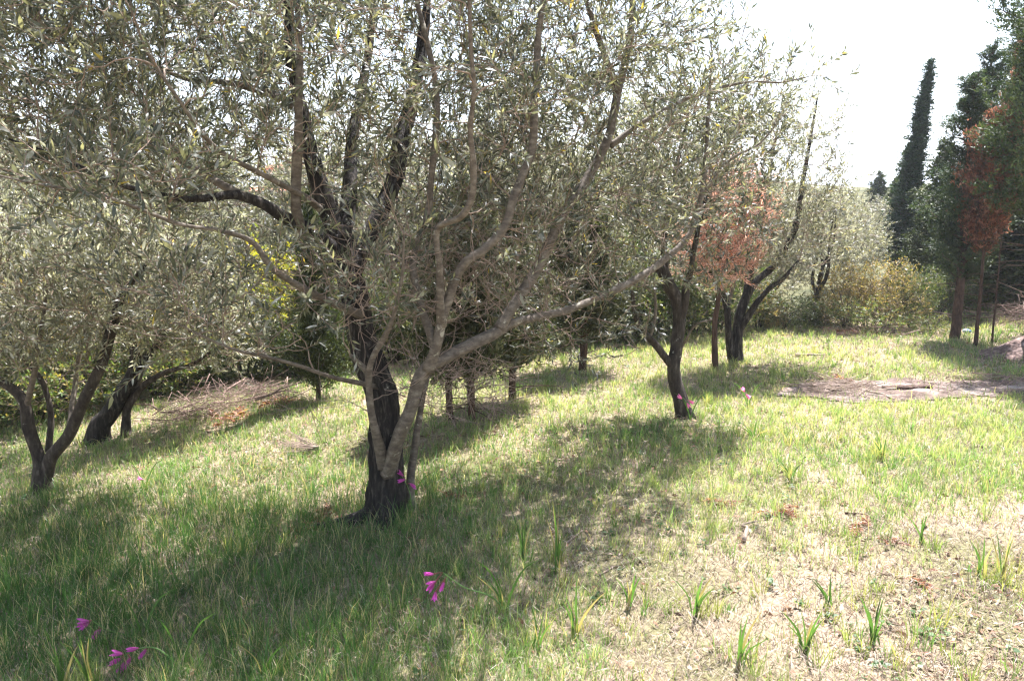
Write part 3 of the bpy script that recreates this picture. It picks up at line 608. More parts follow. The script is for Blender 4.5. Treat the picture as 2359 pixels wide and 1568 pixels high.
GREEN = [(0.035, 0.06, 0.018), (0.06, 0.085, 0.025), (0.10, 0.12, 0.04), (0.15, 0.15, 0.05)]
GOLD = [(0.16, 0.14, 0.05), (0.28, 0.20, 0.07), (0.36, 0.25, 0.11), (0.12, 0.13, 0.05)]
YEL = [(0.34, 0.30, 0.03), (0.26, 0.26, 0.04), (0.14, 0.17, 0.035), (0.42, 0.32, 0.03)]
def rand_shrub(seed, h, spread, nt, L, cols, wd=0.42, per=9, gap=.03, wood=None):
    r = np.random.default_rng(seed); root = thing('shrub', '', 'shrub', (0, 0, 0)); limbs = []
    for k in range(7):
        b = k * .9 + r.normal() * .2; sp = spread * (.25 + .5 * r.random())
        q = np.array([[.05 * math.cos(b), .05 * math.sin(b), -.05], [sp * .4 * math.cos(b), sp * .4 * math.sin(b), h * .3], [sp * math.cos(b), sp * math.sin(b), h * (.55 + .3 * r.random())]])
        rd = np.array([.018, .013, .005]) * (h / 1.5); limbs.append((q, rd)); obj('stem', mesh_of('stem', limb_mesh(q, rd, 6, .07, .08, 0, 0, seed + k)), wood or M_BARK2, root)
    ells = [((0, 0, h * .5), (spread * .85, spread * .85, h * .48))] + [((spread * .6 * math.cos(k * 1.3), spread * .6 * math.sin(k * 1.3), h * (.25 + .12 * (k % 4))), (spread * .45, spread * .45, h * .26)) for k in range(5)]
    tg = in_ells(ells, nt, r); tg[:, 2] = np.maximum(tg[:, 2], .06)
    po, rd = grow(limbs, tg, r, 5, .2, 0, .01, .008, .002); tw, ln = twigs_on(po, per, r, .08, .28, .1, .2)
    obj('twigs', mesh_of('twigs', [tubes(po, rd, 3)[:2] + (None,), tubes(tw, np.broadcast_to(np.linspace(.0024, .0012, 4), tw.shape[:2]), 3)[:2] + (None,)]), wood or M_TWIG, root, kind='stuff')
    lf = leaves_on(tw, ln, gap, r, (L, L * .2), wd, cols, [.3, .3, .25, .15]); obj('foliage', mesh_of('foliage', [leaf_chunk(lf)], False), M_SHRUB, root, kind='stuff')
    print('shrub leaves', len(lf['p'])); return root
SG = rand_shrub(61, 1.5, .95, 480, .055, GREEN, per=17); SY = rand_shrub(62, 1.5, .9, 360, .05, YEL, per=15); SO = rand_shrub(63, 1.6, .85, 460, .045, GOLD, per=16); SL = rand_shrub(64, 0.8, .8, 300, .05, [(0.06, 0.10, 0.025), (0.10, 0.14, 0.04), (0.17, 0.18, 0.06), (0.24, 0.19, 0.06)])
sg = 'shrubs of the undergrowth around the clearing'
for k, (pr, px, d, sc, lab) in enumerate([
    (SG, -40, 8.6, .8, 'dark green shrub at the picture edge behind the twin-stemmed olive'),
    (SL, 60, 8.3, 1.0, 'low leafy shrub under the twin-stemmed olive'),
    (SL, 170, 8.7, 1.1, 'low leafy shrub behind the thick leaning trunk'),
    (SY, 110, 9.6, .8, 'yellow-green bush seen between the olive stems'),
    (SG, 350, 9.3, .75, 'dark green shrub behind the slender arching olive'),
    (SL, 400, 9.2, 1.0, 'low leafy shrub where the brush pile begins'),
    (SY, 470, 10.0, .8, 'yellow-tinged bush behind the brush pile'),
    (SG, 560, 9.8, .8, 'dark green shrub above the brush pile'),
    (SY, 655, 10.0, 1.15, 'bright yellow bush beside the dark cypress'),
    (SG, 690, 9.4, .75, 'dark green shrub at the foot of the cypress'),
    (SG, 800, 9.6, .8, 'dark green shrub between the cypress and the black trunk'),
    (SY, 780, 10.6, .9, 'yellow bush behind the cypress trunk'),
    (SG, 910, 9.8, .85, 'dark green shrub behind the sucker stems of the big olive'),
    (SG, 1010, 9.6, .85, 'dark green shrub behind the leftmost slim conifer trunk'),
    (SL, 1120, 9.4, 1.1, 'low leafy shrub between two slim conifer trunks'),
    (SG, 1220, 10.0, .9, 'dark green shrub at the crest of the grass slope'),
    (SG, 1300, 10.3, .9, 'dark green shrub behind the conifer by the crest'),
    (SG, 1420, 10.6, .95, 'dark green shrub behind the low spray of olive leaves'),
    (SG, 1500, 10.9, .95, 'dark green shrub behind the forked olive branch'),
    (SG, 1590, 11.0, .9, 'dark green shrub behind the slim forked olive trunk'),
    (SG, 1650, 11.6, .9, 'dark green shrub just behind the many-stemmed olive')]):
    put(pr, px, d, lab, sg, sc, k * 1.7, cat='shrub')
for k, (pr, px, d, sc, yt, lab) in enumerate([
    (SO, 1745, 11.6, .55, 650, 'tan-leafed shrub right of the many-stemmed olive'),
    (SG, 1800, 11.6, .6, 660, 'dark green shrub left of the dark olive stump'),
    (SG, 1895, 12.0, .55, 680, 'dark green shrub under the golden shrub'),
    (SO, 1945, 11.8, .72, 600, 'golden shrub behind the rusty fern heap'),
    (SO, 2035, 11.6, .70, 592, 'golden shrub beside the dark bush that stands in for shade'),
    (SL, 1995, 11.2, .7, 675, 'low leafy shrub in front of the golden shrubs'),
    (SG, 2095, 11.6, .42, 600, 'dark bush standing in for a patch of shade in front of the slim cypress'),  # bush added as a dark shape where only shade lies
    (SG, 2155, 12.2, .6, 600, 'dark green shrub behind the reddish conifer trunk'),
    (SG, 2290, 12.6, .9, 600, 'dark green shrub in the deep shade under the dead conifers'),
    (SL, 2145, 11.0, .45, 715, 'small leafy sprig next to the reddish conifer trunk')]):
    put(pr, px, d, lab, sg, sc, k * 1.3, cat='shrub', ytop=yt, ph=.9 if pr is SL else 1.65)

# ------------------------------------------------------------------ conifers
def conifer(seed, h, R, crown0, nb, up, nspray, s, cols, loose=.12, prof=None, name='conifer', trunkr=None, stubs=0, label='', bark=None, lean=0.0, rag=0.0, wq=.34):
    r = np.random.default_rng(seed); root = thing(name, label, 'tree', (0, 0, 0)); prof = prof or (lambda t: (1 - t) ** .75)
    tr = trunkr or h * .013; hh = np.linspace(-.1, h * .97, 7); wx = np.cumsum(r.normal(size=7) * h * (.0 if name == 'cypress_tree' else .004)) + lean * np.maximum(hh / h, 0) ** 1.3
    tp = np.stack([wx, np.cumsum(r.normal(size=7) * h * (.0 if name == 'cypress_tree' else .003)), hh], -1)
    obj('trunk', mesh_of('trunk', limb_mesh(tp, tr * np.linspace(1.1, .12, 7), 14, .08, .08, .12, .3, seed)), bark or M_RED, root)
    br, rd, S, D, Cc = [], [], [], [], []
    for k in range(nb):
        t = crown0 + (1 - crown0) * ((k + r.random()) / nb); z = t * h; a = k * 2.4 + r.normal() * .3; u = (t - crown0) / (1 - crown0)
        L = R * prof(u) * (1 if rag == 0 else 1 - rag + 1.5 * rag * r.random()) * (.75 + .4 * r.random()) + (.012 if name == 'cypress_tree' else .05); el = up * (.8 + .4 * r.random())
        d = np.array([math.cos(a) * math.cos(el), math.sin(a) * math.cos(el), math.sin(el)])
        o = np.array([np.interp(z, tp[:, 2], tp[:, 0]), np.interp(z, tp[:, 2], tp[:, 1]), z]); q = np.linspace(0, 1, 5)[:, None]
        poly = o + d * L * q + np.array([0, 0, .25 * L]) * q ** 2 + np.concatenate([[[0, 0, 0]], r.normal(size=(4, 3)) * L * .05])
        br.append(poly); rd.append(np.linspace(tr * .28, .003, 5))
        n = max(6, int(nspray / nb * (L / R) * 1.7)); tt = (.15 + .9 * r.random(n) ** .7) * 4; j = np.minimum(tt.astype(int), 3); f = np.minimum(tt - j, 1.2)[:, None]
        c = poly[j] * (1 - f) + poly[j + 1] * f + r.normal(size=(n, 3)) * (L * loose + .02) * np.array([1, 1, 1.1])
        S.append(c); D.append(nrm(d + np.array([0, 0, .6]) + r.normal(size=(n, 3)) * .45)); b = .65 + .7 * r.random()
        Cc.append(np.asarray(cols)[r.choice(len(cols), n)] * b)
    for k in range(stubs):
        z = h * crown0 * (.25 + .8 * r.random()); a = r.random() * 6.28; L = .3 + .7 * r.random(); d = np.array([math.cos(a), math.sin(a), .05 + .3 * r.random()])
        o = np.array([np.interp(z, tp[:, 2], tp[:, 0]), np.interp(z, tp[:, 2], tp[:, 1]), z])
        br.append(o + d * L * np.linspace(0, 1, 5)[:, None] - np.array([0, 0, .2 * L]) * np.linspace(0, 1, 5)[:, None] ** 2); rd.append(np.linspace(.012, .003, 5))
    obj('branches', mesh_of('branches', [tubes(np.array(br), np.array(rd), 5)[:2] + (None,)]), bark or M_RED, root, kind='stuff')
    S, D, Cc = np.concatenate(S), np.concatenate(D), np.concatenate(Cc); n = len(S); m = 5
    d = nrm(np.repeat(D, m, 0) + r.normal(size=(n * m, 3)) * .5); p = np.repeat(S, m, 0) + r.normal(size=(n * m, 3)) * s * .25
    L = s * (.6 + .6 * r.random(n * m))
    obj('foliage', mesh_of('foliage', [leaves(p, d, nrm(r.normal(size=(n * m, 3))), L, L * wq, np.repeat(Cc, m, 0) * (.75 + .5 * r.random((n * m, 1))))], False), M_DEAD if name == 'dead_conifer' else M_CONIFER, root, kind='stuff')
    print(name, 'sprays', n); return root
CG = [(0.022, 0.042, 0.022), (0.035, 0.058, 0.026), (0.05, 0.075, 0.03)]
CG2 = [(0.035, 0.05, 0.018), (0.055, 0.075, 0.022), (0.085, 0.10, 0.03)]
col_prof = lambda t: np.minimum(1, .55 + 1.6 * t) * (1 - t) ** .55 + .04
SLIM = conifer(71, 7.2, .50, .06, 240, 1.3, 12000, .065, [(0.022, 0.045, 0.024), (0.03, 0.056, 0.026), (0.045, 0.075, 0.03)], .07, lambda t: (1 - t) ** .9 * .95 + .015, 'cypress_tree')
wide = lambda t: np.minimum(1, .6 + 1.6 * t) * (1 - t) ** .7 + .05
KA = conifer(72, 7.6, 1.0, .21, 90, .78, 13000, .068, CG + [(0.07, 0.09, 0.032)], .085, wide, 'conifer_tree', .085, 14, rag=.8, wq=.26)
KE = conifer(76, 7.6, 1.0, .25, 86, .74, 13000, .068, [(0.03, 0.05, 0.02), (0.05, 0.075, 0.026), (0.085, 0.11, 0.036)], .09, wide, 'conifer_tree', .085, 16, rag=.8, wq=.26)
KB = conifer(73, 6.0, .95, .04, 95, .7, 6000, .11, CG2, .12, None, 'conifer_tree', .06, 0, rag=.5)
KD = conifer(74, 5.4, .85, .40, 80, .65, 5200, .08, [(0.21, 0.085, 0.05), (0.28, 0.125, 0.075), (0.34, 0.18, 0.12), (0.13, 0.06, 0.045), (0.10, 0.085, 0.05)], .10, lambda t: np.minimum(1, .5 + 1.8 * t) * (1 - t) ** .6 + .05, 'dead_conifer', .05, 16, rag=.6)
KS = conifer(75, 4.0, .75, .16, 90, .6, 4600, .09, [(0.05, 0.06, 0.03), (0.08, 0.09, 0.045), (0.12, 0.12, 0.06)], .18, wide, 'conifer_tree', .055, 5, rag=.4)
PH = {id(SLIM): (7.2, .46), id(KA): (7.6, 1.0), id(KE): (7.6, 1.0), id(KB): (6.0, .8), id(KD): (5.4, .85), id(KS): (4.0, .75)}
def putc(proto, px, py, ytop, wpx, lab, grp, rot=0.0, tilt=0.0, d=None):
    """stand a conifer on the ground at picture point (px, py), or at distance d in column px, as tall and wide as seen"""
    h, R = PH[id(proto)]
    if d is None: g = G(px, py)
    else: x = (px - W / 2) / F * d; g = np.array([x, d, float(ter(x, d))])
    o = put(proto, px, 10, lab, grp, 1.0, rot); o.location = g; sz = (P(px, ytop, g[1])[2] - g[2]) / h; sx = wpx / F * g[1] / (2 * R * (.82 if proto in (KA, KE) else 1.05))
    o.scale = (sx, sx, sz); o.rotation_euler = (0, math.radians(tilt), rot if not tilt else 0); return o
cg = 'conifers along the right side'; cs = 'slim young conifers below the crest'
putc(SLIM, 2058, 0, 138, 165, 'slim pointed cypress standing alone against the white sky', None, 0, 5.5, d=17.0)
putc(KA, 2205, 778, 178, 205, 'tall dark conifer with a bare reddish trunk by the blue bag', cg, .4)
putc(KE, 2378, 812, -330, 300, 'tall green conifer cut by the picture edge', cg, 2.0)
putc(KA, 2296, 0, 44, 230, 'tall dark conifer behind the dead rust-red one', cg, 4.0, d=14.0)
putc(KA, 2245, 0, 105, 190, 'dark conifer rising between the reddish trunk and the dead one', cg, 5.0, d=13.2)
putc(KE, 2480, 735, -100, 300, 'green conifer just beyond the picture edge, branches reaching in', cg, 1.0)
putc(KB, 2150, 0, 325, 150, 'mid-height conifer right of the slim cypress', cg, 3.0, d=14.0)
putc(KB, 2074, 0, 336, 85, 'narrow dark conifer left of the slim cypress', cg, 5.0, d=21.0)
putc(KB, 2005, 0, 396, 85, 'small dark conifer on the skyline beside the far hill', cg, 2.4, d=27.0)
putc(KB, 2042, 0, 412, 75, 'low dark conifer between two skyline conifers', cg, .9, d=23.0)
putc(KB, 2320, 0, 420, 260, 'dark conifer filling the shade behind the tall trunks', cg, .3, d=13.5)
putc(KB, 2230, 0, 470, 220, 'dark conifer in the deep shade behind the reddish trunk', cg, 2.2, d=13.0)
putc(KB, 2420, 0, 400, 260, 'dark conifer in the deep shade at the picture edge', cg, 4.2, d=12.5)
putc(KD, 2246, 796, 262, 160, 'dead rust-red conifer leaning out from the green ones', 'dead conifers', .6)
putc(KD, 2284, 792, 118, 80, 'thin dead rust-red conifer top showing above the broad dead one', 'dead conifers', 2.6)
putc(KB, 735, 922, 430, 150, 'dark green cypress behind the olive boughs at the brush pile', cs, .5)
putc(KS, 1090, 968, 430, 260, 'young conifer with brown trunk right behind the big olive', cs, 1.5)
putc(KS, 1036, 965, 480, 240, 'young conifer with thin grey trunk, half hidden by bare twigs', cs, 2.5)
putc(KS, 1176, 926, 470, 240, 'young conifer with the shortest visible trunk on the grass slope', cs, 3.5)
putc(KS, 1338, 852, 400, 260, 'young conifer with red-brown trunk at the crest of the grass', cs, 4.5)
putc(KB, 1440, 0, 560, 170, 'dark conifer between the crest conifer and the forked olive', cs, 5.5, d=10.5)

# ------------------------------------------------------------------ the house across the valley
def box(x0, x1, y0, y1, z0, z1):
    V = np.array([[x, y, z] for z in (z0, z1) for y in (y0, y1) for x in (x0, x1)], float)
    return V, np.array([[0, 2, 3, 1], [4, 5, 7, 6], [0, 1, 5, 4], [1, 3, 7, 5], [3, 2, 6, 7], [2, 0, 4, 6]]), None
M_WALL = flat_mat('white_plaster', (0.78, 0.76, 0.72), 0.9, 0.2, 0.05, 2); M_TILE = flat_mat('terracotta_tile', (0.50, 0.21, 0.12), 0.85, 0.2, 0.3, 6); M_GLASS = flat_mat('dark_glass', (0.03, 0.035, 0.04), 0.15, 0.5, 0.1, 3)
def house():
    d = 52.0; hz_ = lambda y: float(P(600, y, d)[2]); x0, x1, x2 = P(520, 450, d)[0], P(672, 450, d)[0], P(655, 400, d)[0]
    b = np.array([(x0 + x1) / 2, d, float(ter((x0 + x1) / 2, d))]); root = thing('house', 'white house with pinkish-red tiled roofs across the valley', 'house', b)
    def hip(xa, xb, ya, yb, z, rise):
        V = []; n = max(6, int((xb - xa) / 0.25)); ov = .35; xs_ = np.linspace(xa - ov, xb + ov, n * 2 + 1); ym = (ya + yb) / 2
        for i, x in enumerate(xs_):
            u = min(1, min(x - xa + ov, xb + ov - x) / ((yb - ya) / 2 + ov)); w = .04 * (i % 2)
            V += [[x, ym - (ym - ya + ov) , z + w], [x, ym - (ym - ya + ov) * (1 - u), z + rise * u + w], [x, ym + (yb - ym + ov) * (1 - u), z + rise * u + w], [x, yb + ov, z + w], [x, ya - ov, z - .12], [x, yb + ov, z - .12]]
        V = np.array(V); k = np.arange(len(xs_) - 1)[:, None] * 6; q = []
        for a, c in ((0, 1), (1, 2), (2, 3), (3, 5), (5, 4), (4, 0)): q.append(np.concatenate([k + a, k + 6 + a, k + 6 + c, k + c], 1))
        return V, np.concatenate(q), None
    lo = hz_(445)
    f = lambda c: (c[0] - b, c[1], None)
    obj('wall', mesh_of('wall', [f(box(x0, x1, d, d + 6, b[2] - 1.5, lo))], False), M_WALL, root)
    rf = obj('roof', mesh_of('roof', [f(hip(x0, x1, d, d + 6, lo + .12, .55))], False), M_TILE, root)
    u1 = hz_(378)
    obj('upper_wall', mesh_of('upper_wall', [f(box(x0 + .6, x2, d + 6.2, d + 12, b[2] - 1, u1))], False), M_WALL, root)
    obj('upper_roof', mesh_of('upper_roof', [f(hip(x0 + .6, x2, d + 6.2, d + 12, u1 + .12, 1.0))], False), M_TILE, root)
    for xw in (x0 + 1.0, x1 - 1.3):
        w = obj('window', mesh_of('window', [f(box(xw, xw + .8, d - .05, d + .02, lo - 1.5, lo - .5))], False), M_WALL, root)
        obj('pane', mesh_of('pane', [f(box(xw + .07, xw + .73, d - .055, d - .052, lo - 1.43, lo - .57))], False), M_GLASS, w)
house()

# ------------------------------------------------------------------ dead wood on the ground
M_BRUSH = flat_mat('brown_brushwood', (0.22, 0.155, 0.125), .9, .15, .6, 5)
def stick(a, b, r0, seed, bend=.15, side=5, step=.05):
    r = np.random.default_rng(seed); L = np.linalg.norm(b - a); m = a * .5 + b * .5 + r.normal(size=3) * L * bend * np.array([1, 1, .4])
    m2 = a * .25 + m * .5 + b * .25 + r.normal(size=3) * L * bend * .5 * np.array([1, 1, .5]); p = catmull(np.array([a, m2, m, b]), 7); rd = np.linspace(r0, r0 * .3, 7); return limb_mesh(p, rd, side, step, .1, 0, 0, seed)
def pile(name, label, cat, a, b, width, hgt, n, lmin, lmax, rad, mat, seed, align=.6, fine=0, part='dead_branch', grp=None):
    r = np.random.default_rng(seed); c = (a + b) / 2; c[2] = float(ter(c[0], c[1])); root = thing(name, label, cat, c, grp); ax = nrm((b - a) * np.array([1, 1, 0]))
    def one(k, rr, l0, l1, sd):
        t = r.random(); L = l0 + (l1 - l0) * r.random(); d = nrm(ax * align * r.choice([-1, 1]) + r.normal(size=3) * np.array([.6, .6, .28]))
        m = a + (b - a) * t + np.array([-ax[1], ax[0], 0]) * r.normal() * width * .4; g = float(ter(m[0], m[1])); env = hgt * (1 - .6 * abs(2 * t - 1))
        m[2] = g + .03 + env * r.random() ** 1.3; e0, e1 = m - d * L / 2, m + d * L / 2
        for e in (e0, e1): e[2] = max(e[2], float(ter(e[0], e[1])) + rr)
        return [(q[0] - c if len(q[0]) else q[0], q[1], q[2]) for q in stick(e0, e1, rr * (.4 + 1.4 * r.random() ** 2), sd, .16, 5, .12)]
    for k in range(n): obj(part, mesh_of(part, one(k, rad, lmin, lmax, seed * 100 + k)), mat, root)
    if fine:
        ch = []
        for k in range(fine): ch += one(k, rad * .35, lmin * .5, lmax * .7, seed * 100 + 500 + k)
        obj('fine_twigs', mesh_of('fine_twigs', ch), mat, root, kind='stuff')
    return root
pile('brush_pile', 'long heap of pale cut branches at the edge of the sloping grass', 'brush pile', G(375, 985), G(650, 915), .45, .24, 60, .3, .9, .006, M_BRUSH, 81, .5, 300)
pile('brush_pile', 'heap of brown dead branches under the conifers by the picture edge', 'brush pile', G(2290, 750), G(2440, 725), .7, .3, 40, .4, 1.0, .007, M_BRUSH, 82, .5, 160)
pile('brush_pile', 'scattered pale sticks lying on the bare ashy patch', 'brush pile', G(1860, 905), G(2010, 905), .4, .12, 30, .3, .8, .0045, M_PALE, 83, .7, 70)
pile('brush_pile', 'grey twigs strewn over the right end of the ashy patch', 'brush pile', G(2130, 895), G(2400, 875), .5, .04, 30, .2, .6, .004, M_BRUSH, 84, .8, 90)
pile('brush_pile', 'low grey twigs around the rusty fern heap by the golden shrub', 'brush pile', G(1910, 775), G(2080, 768), .5, .12, 24, .25, .7, .0045, M_BRUSH, 85, .6, 80)
def fan():
    r = np.random.default_rng(86); a = G(735, 1045); root = thing('dead_branch_fan', 'fan of thin pale dead twigs lying on the sunlit slope', 'dead branch', a)
    for k in range(42):
        t = r.random(); e = G(600 + 60 * r.random(), 1000 + 60 * r.random()); e[2] += .02 + .12 * r.random(); s = a + np.array([0, 0, .03 + .03 * r.random()])
        obj('twig', mesh_of('twig', [(q[0] - a if len(q[0]) else q[0], q[1], q[2]) for q in stick(s, s + (e - s) * (.5 + .5 * r.random()), .0035, 8600 + k, .05, 4, .12)]), M_PALE, root)
fan()
for k, (x0, y0, x1, y1, rr, lab, mt) in enumerate([
    (1712, 1250, 1742, 1212, .013, 'short thick pale stick lying in the dry grass', M_PALE), (1305, 1255, 1337, 1203, .006, 'thin curved stick beside the tall pair of green shoots', M_PALE),
    (1990, 905, 2060, 928, .017, 'straight pale stick at the front rim of the ashy patch', M_PALE), (1830, 822, 1905, 824, .02, 'white branch lying in the grass beyond the ashy patch', M_PALE),
    (1640, 1205, 1600, 1225, .006, 'thin stick lying left of the short thick stick', M_PALE), (690, 1120, 760, 1100, .006, 'twig lying in the shade left of the black trunk', M_RED),
    (1945, 1185, 2010, 1200, .006, 'brown twig by the rusty dead fern', M_RED), (1380, 1330, 1450, 1300, .005, 'thin straw-coloured stick in the dry grass', M_PALE)]):
    a, b = G(x0, y0), G(x1, y1); a[2] += rr; b[2] += rr * 2
    o = obj('fallen_stick', mesh_of('fallen_stick', [(q[0] - a if len(q[0]) else q[0], q[1], q[2]) for q in stick(a, b, rr, 870 + k, .12, 9, .02)]), mt, loc=a); tag(o, lab, 'stick', 'sticks lying in the grass')
def plank():
    a, b = G(2035, 900), G(2142, 896); L = np.linalg.norm(b - a); n = 9; V = []
    r = np.random.default_rng(88)
    for i in range(n):
        x = L * i / (n - 1); 
        for y, z in ((-.04, 0), (.04, 0), (.042, .022), (.03, .028), (-.03, .028), (-.042, .022)): V.append([x, y + r.normal() * .003, z + r.normal() * .003])
    V = np.array(V); k = np.arange(n - 1)[:, None] * 6; q = np.concatenate([np.concatenate([k + j, k + 6 + j, k + 6 + (j + 1) % 6, k + (j + 1) % 6], 1) for j in range(6)])
    V = np.vstack([V, V[:6].mean(0), V[-6:].mean(0)]); e = (n - 1) * 6
    t = np.array([[j, (j + 1) % 6, len(V) - 2] for j in range(6)] + [[e + (j + 1) % 6, e + j, len(V) - 1] for j in range(6)])
    me = mesh_of('timber_offcut', [(V, q[:, ::-1], None), (V[:0], t - len(V), None)], False); o = obj('timber_offcut', me, M_RED, loc=a + np.array([0, 0, .015])); o.rotation_euler = (0, 0, math.atan2(b[1] - a[1], b[0] - a[0]))
    tag(o, 'short squared piece of weathered timber on the ashy patch', 'timber')
plank()
def mound():
    c = G(2420, 815); n, m = 22, 30; u, v = np.meshgrid(np.linspace(0, 1, n), np.linspace(0, 2 * math.pi, m, endpoint=False), indexing='ij'); x, y = c[0] + u * 1.25 * np.cos(v), c[1] + u * .75 * np.sin(v)
    z = ter(x, y) - .02 + .26 * np.exp(-(u * 1.9) ** 2) * (1 - u ** 4) + (1 - u) * .10 * (n2(x, y, 5, 51) - .3) + (1 - u) * .05 * (n2(x, y, 16, 52) - .5); i = np.arange(n * m).reshape(n, m); A, B = i[:-1], i[1:]
    obj('earth_mound', mesh_of('earth_mound', [(np.stack([x, y, z], -1).reshape(-1, 3), np.stack([A, B, np.roll(B, -1, 1), np.roll(A, -1, 1)], -1).reshape(-1, 4), None)]), bark_mat('brown_litter_soil', [(.35, (.05, .03, .024)), (.5, (.13, .085, .07)), (.68, (.30, .22, .19))], None, (6, 6, 6), 1.0, dist=.03), kind='structure')
mound()
def bag():
    a = G(2226, 768); r = np.random.default_rng(89); n, m = 14, 20; th = np.linspace(0, math.pi, n)[:, None]; ph = np.linspace(0, 2 * math.pi, m, endpoint=False)[None]
    V = np.stack([np.sin(th) * np.cos(ph), np.sin(th) * np.sin(ph), np.cos(th) + 0 * ph], -1); k = 1 + .35 * (vnoise(V * 2.3 + 5) - .5) + .25 * (vnoise(V * 5 + 9) - .5)
    V = V * k[..., None] * np.array([.06, .045, .032]) + np.array([0, 0, .03]); i = np.arange(n * m).reshape(n, m); A, B = i[:-1], i[1:]
    q = np.stack([A, B, np.roll(B, -1, 1), np.roll(A, -1, 1)], -1).reshape(-1, 4)
    o = obj('plastic_bag', mesh_of('plastic_bag', [(V.reshape(-1, 3), q, None)], False), flat_mat('blue_plastic', (0.10, 0.20, 0.36), .35, .5, .2, 20), loc=a); tag(o, 'small crumpled blue plastic bag at the foot of the conifer', 'bag')
bag()

# ------------------------------------------------------------------ dead ferns and leaf heaps
def fern(px, py, lab, n, size, seed, name='dead_fern', cols=RUST):
    r = np.random.default_rng(seed); a = G(px, py); root = thing(name, lab, 'dead fern', a, 'rusty dead ferns in the grass')
    for k in range(n):
        b = r.random() * 6.28; L = size * (.6 + .6 * r.random()); d = np.array([math.cos(b), math.sin(b), .12 + .35 * r.random()]); s0 = np.array([r.normal() * size * .3, r.normal() * size * .3, .015]); t = np.linspace(0, 1, 6)[:, None]
        p = s0 + d * L * t - np.array([0, 0, .35 * L]) * t ** 2; p[:, 2] = np.maximum(p[:, 2], .012)
        m = 34; f = r.random(m) ; c = np.stack([np.interp(f, t[:, 0], p[:, q]) for q in range(3)], -1); sd = nrm(np.cross(d, [0, 0, 1.]))
        lv = leaves(c, nrm(sd * r.choice([-1, 1], m)[:, None] + d * .5 + r.normal(size=(m, 3)) * .3), nrm(r.normal(size=(m, 3)) * .6 + [0, 0, 1]), L * .22 * (1.2 - f), L * .07, np.asarray(cols)[r.choice(4, m)] * (.7 + .6 * r.random((m, 1))))
        ft = tubes(p[None], np.linspace(.003, .001, 6)[None], 4); obj('frond', mesh_of('frond', [(ft[0], ft[1], np.tile([.22, .09, .05], (len(ft[0]), 1))), lv], False), M_SHRUB, root)
for k, (x, y, n, s, lab) in enumerate([(1668, 1168, 7, .13, 'rusty dead fern in the dry grass above the short thick stick'), (1795, 1185, 8, .13, 'rusty dead fern right of the short thick stick'), (1985, 1222, 7, .13, 'rusty dead fern with a brown twig in the sunlit dry grass'),
    (2040, 1250, 5, .10, 'small scrap of rusty fern in front of the twiggy dead fern'), (755, 1195, 9, .15, 'rusty dead fern in the shade left of the black trunk'), (690, 1225, 6, .13, 'rusty fern scraps at the tip of the black tree root'), (1048, 1145, 6, .13, 'rusty dead fern in the shade right of the black trunk'),
    (545, 965, 12, .28, 'orange dead fern in front of the long brush pile'), (640, 930, 12, .28, 'orange dead fern at the upper end of the brush pile'), (1935, 765, 16, .32, 'rust-orange fern heap below the golden shrub'), (1965, 770, 10, .28, 'rusty ferns right of the fern heap'), (1955, 880, 5, .25, 'red dead fern standing up among the pale sticks'),
    (320, 1085, 4, .09, 'tiny rusty fern on the sunlit slope'), (480, 1130, 4, .10, 'rusty fern scraps at the shadow edge on the slope'), (2130, 1350, 5, .10, 'dark rusty scraps in the near dry grass')]):
    fern(x, y, lab, n, s, 900 + k)

# ------------------------------------------------------------------ gladioli and tall shoots
def blade_mesh(name, pts, width, col, fold=.25, n=9):
    p = catmull(np.asarray(pts, float), n); T = nrm(np.gradient(p, axis=0)); s = nrm(np.cross(T, np.array([0.25, 1, .1]))); t = np.linspace(0, 1, n); w = width * np.minimum(1, .55 + 2 * t) * np.maximum(.03, 1 - t ** 3.0)
    nn = np.cross(s, T); V = np.stack([p + s * w[:, None] * .5, p - nn * (w * fold * .5)[:, None], p - s * w[:, None] * .5], 1).reshape(-1, 3)
    k = np.arange(n - 1)[:, None] * 3; q = np.concatenate([np.concatenate([k, k + 1, k + 4, k + 3], 1), np.concatenate([k + 1, k + 2, k + 5, k + 4], 1)])
    return mesh_of(name, [(V, q, np.tile(col, (len(V), 1)))])
SHOOTS = []
def shoot(px, py, ytop, n, lab, seed, dx=0, col=(0.065, 0.13, 0.035)):
    r = np.random.default_rng(seed); a = G(px, py); root = thing('grass_shoot', lab, 'grass shoot', a, 'tall green shoots in the grass'); hmax = P(px, ytop, a[1])[2] - a[2]
    for k in range(n + 2):
        h = hmax * (1.0 if k == 0 else .55 + .4 * r.random()); ln = (dx / F * a[1] if k == 0 else r.normal() * .05); b = r.normal() * .04
        pts = [[r.normal() * .012, r.normal() * .012, -.01], [ln * .25, b * .3, h * .45], [ln * .65, b * .7, h * .8], [ln, b, h]]
        c = np.asarray(col) * (.7 + .6 * r.random()) if r.random() > .22 else np.array([.34, .27, .15]); obj('blade', blade_mesh('blade', pts, .006 + .006 * r.random(), c), M_GRASS, root)
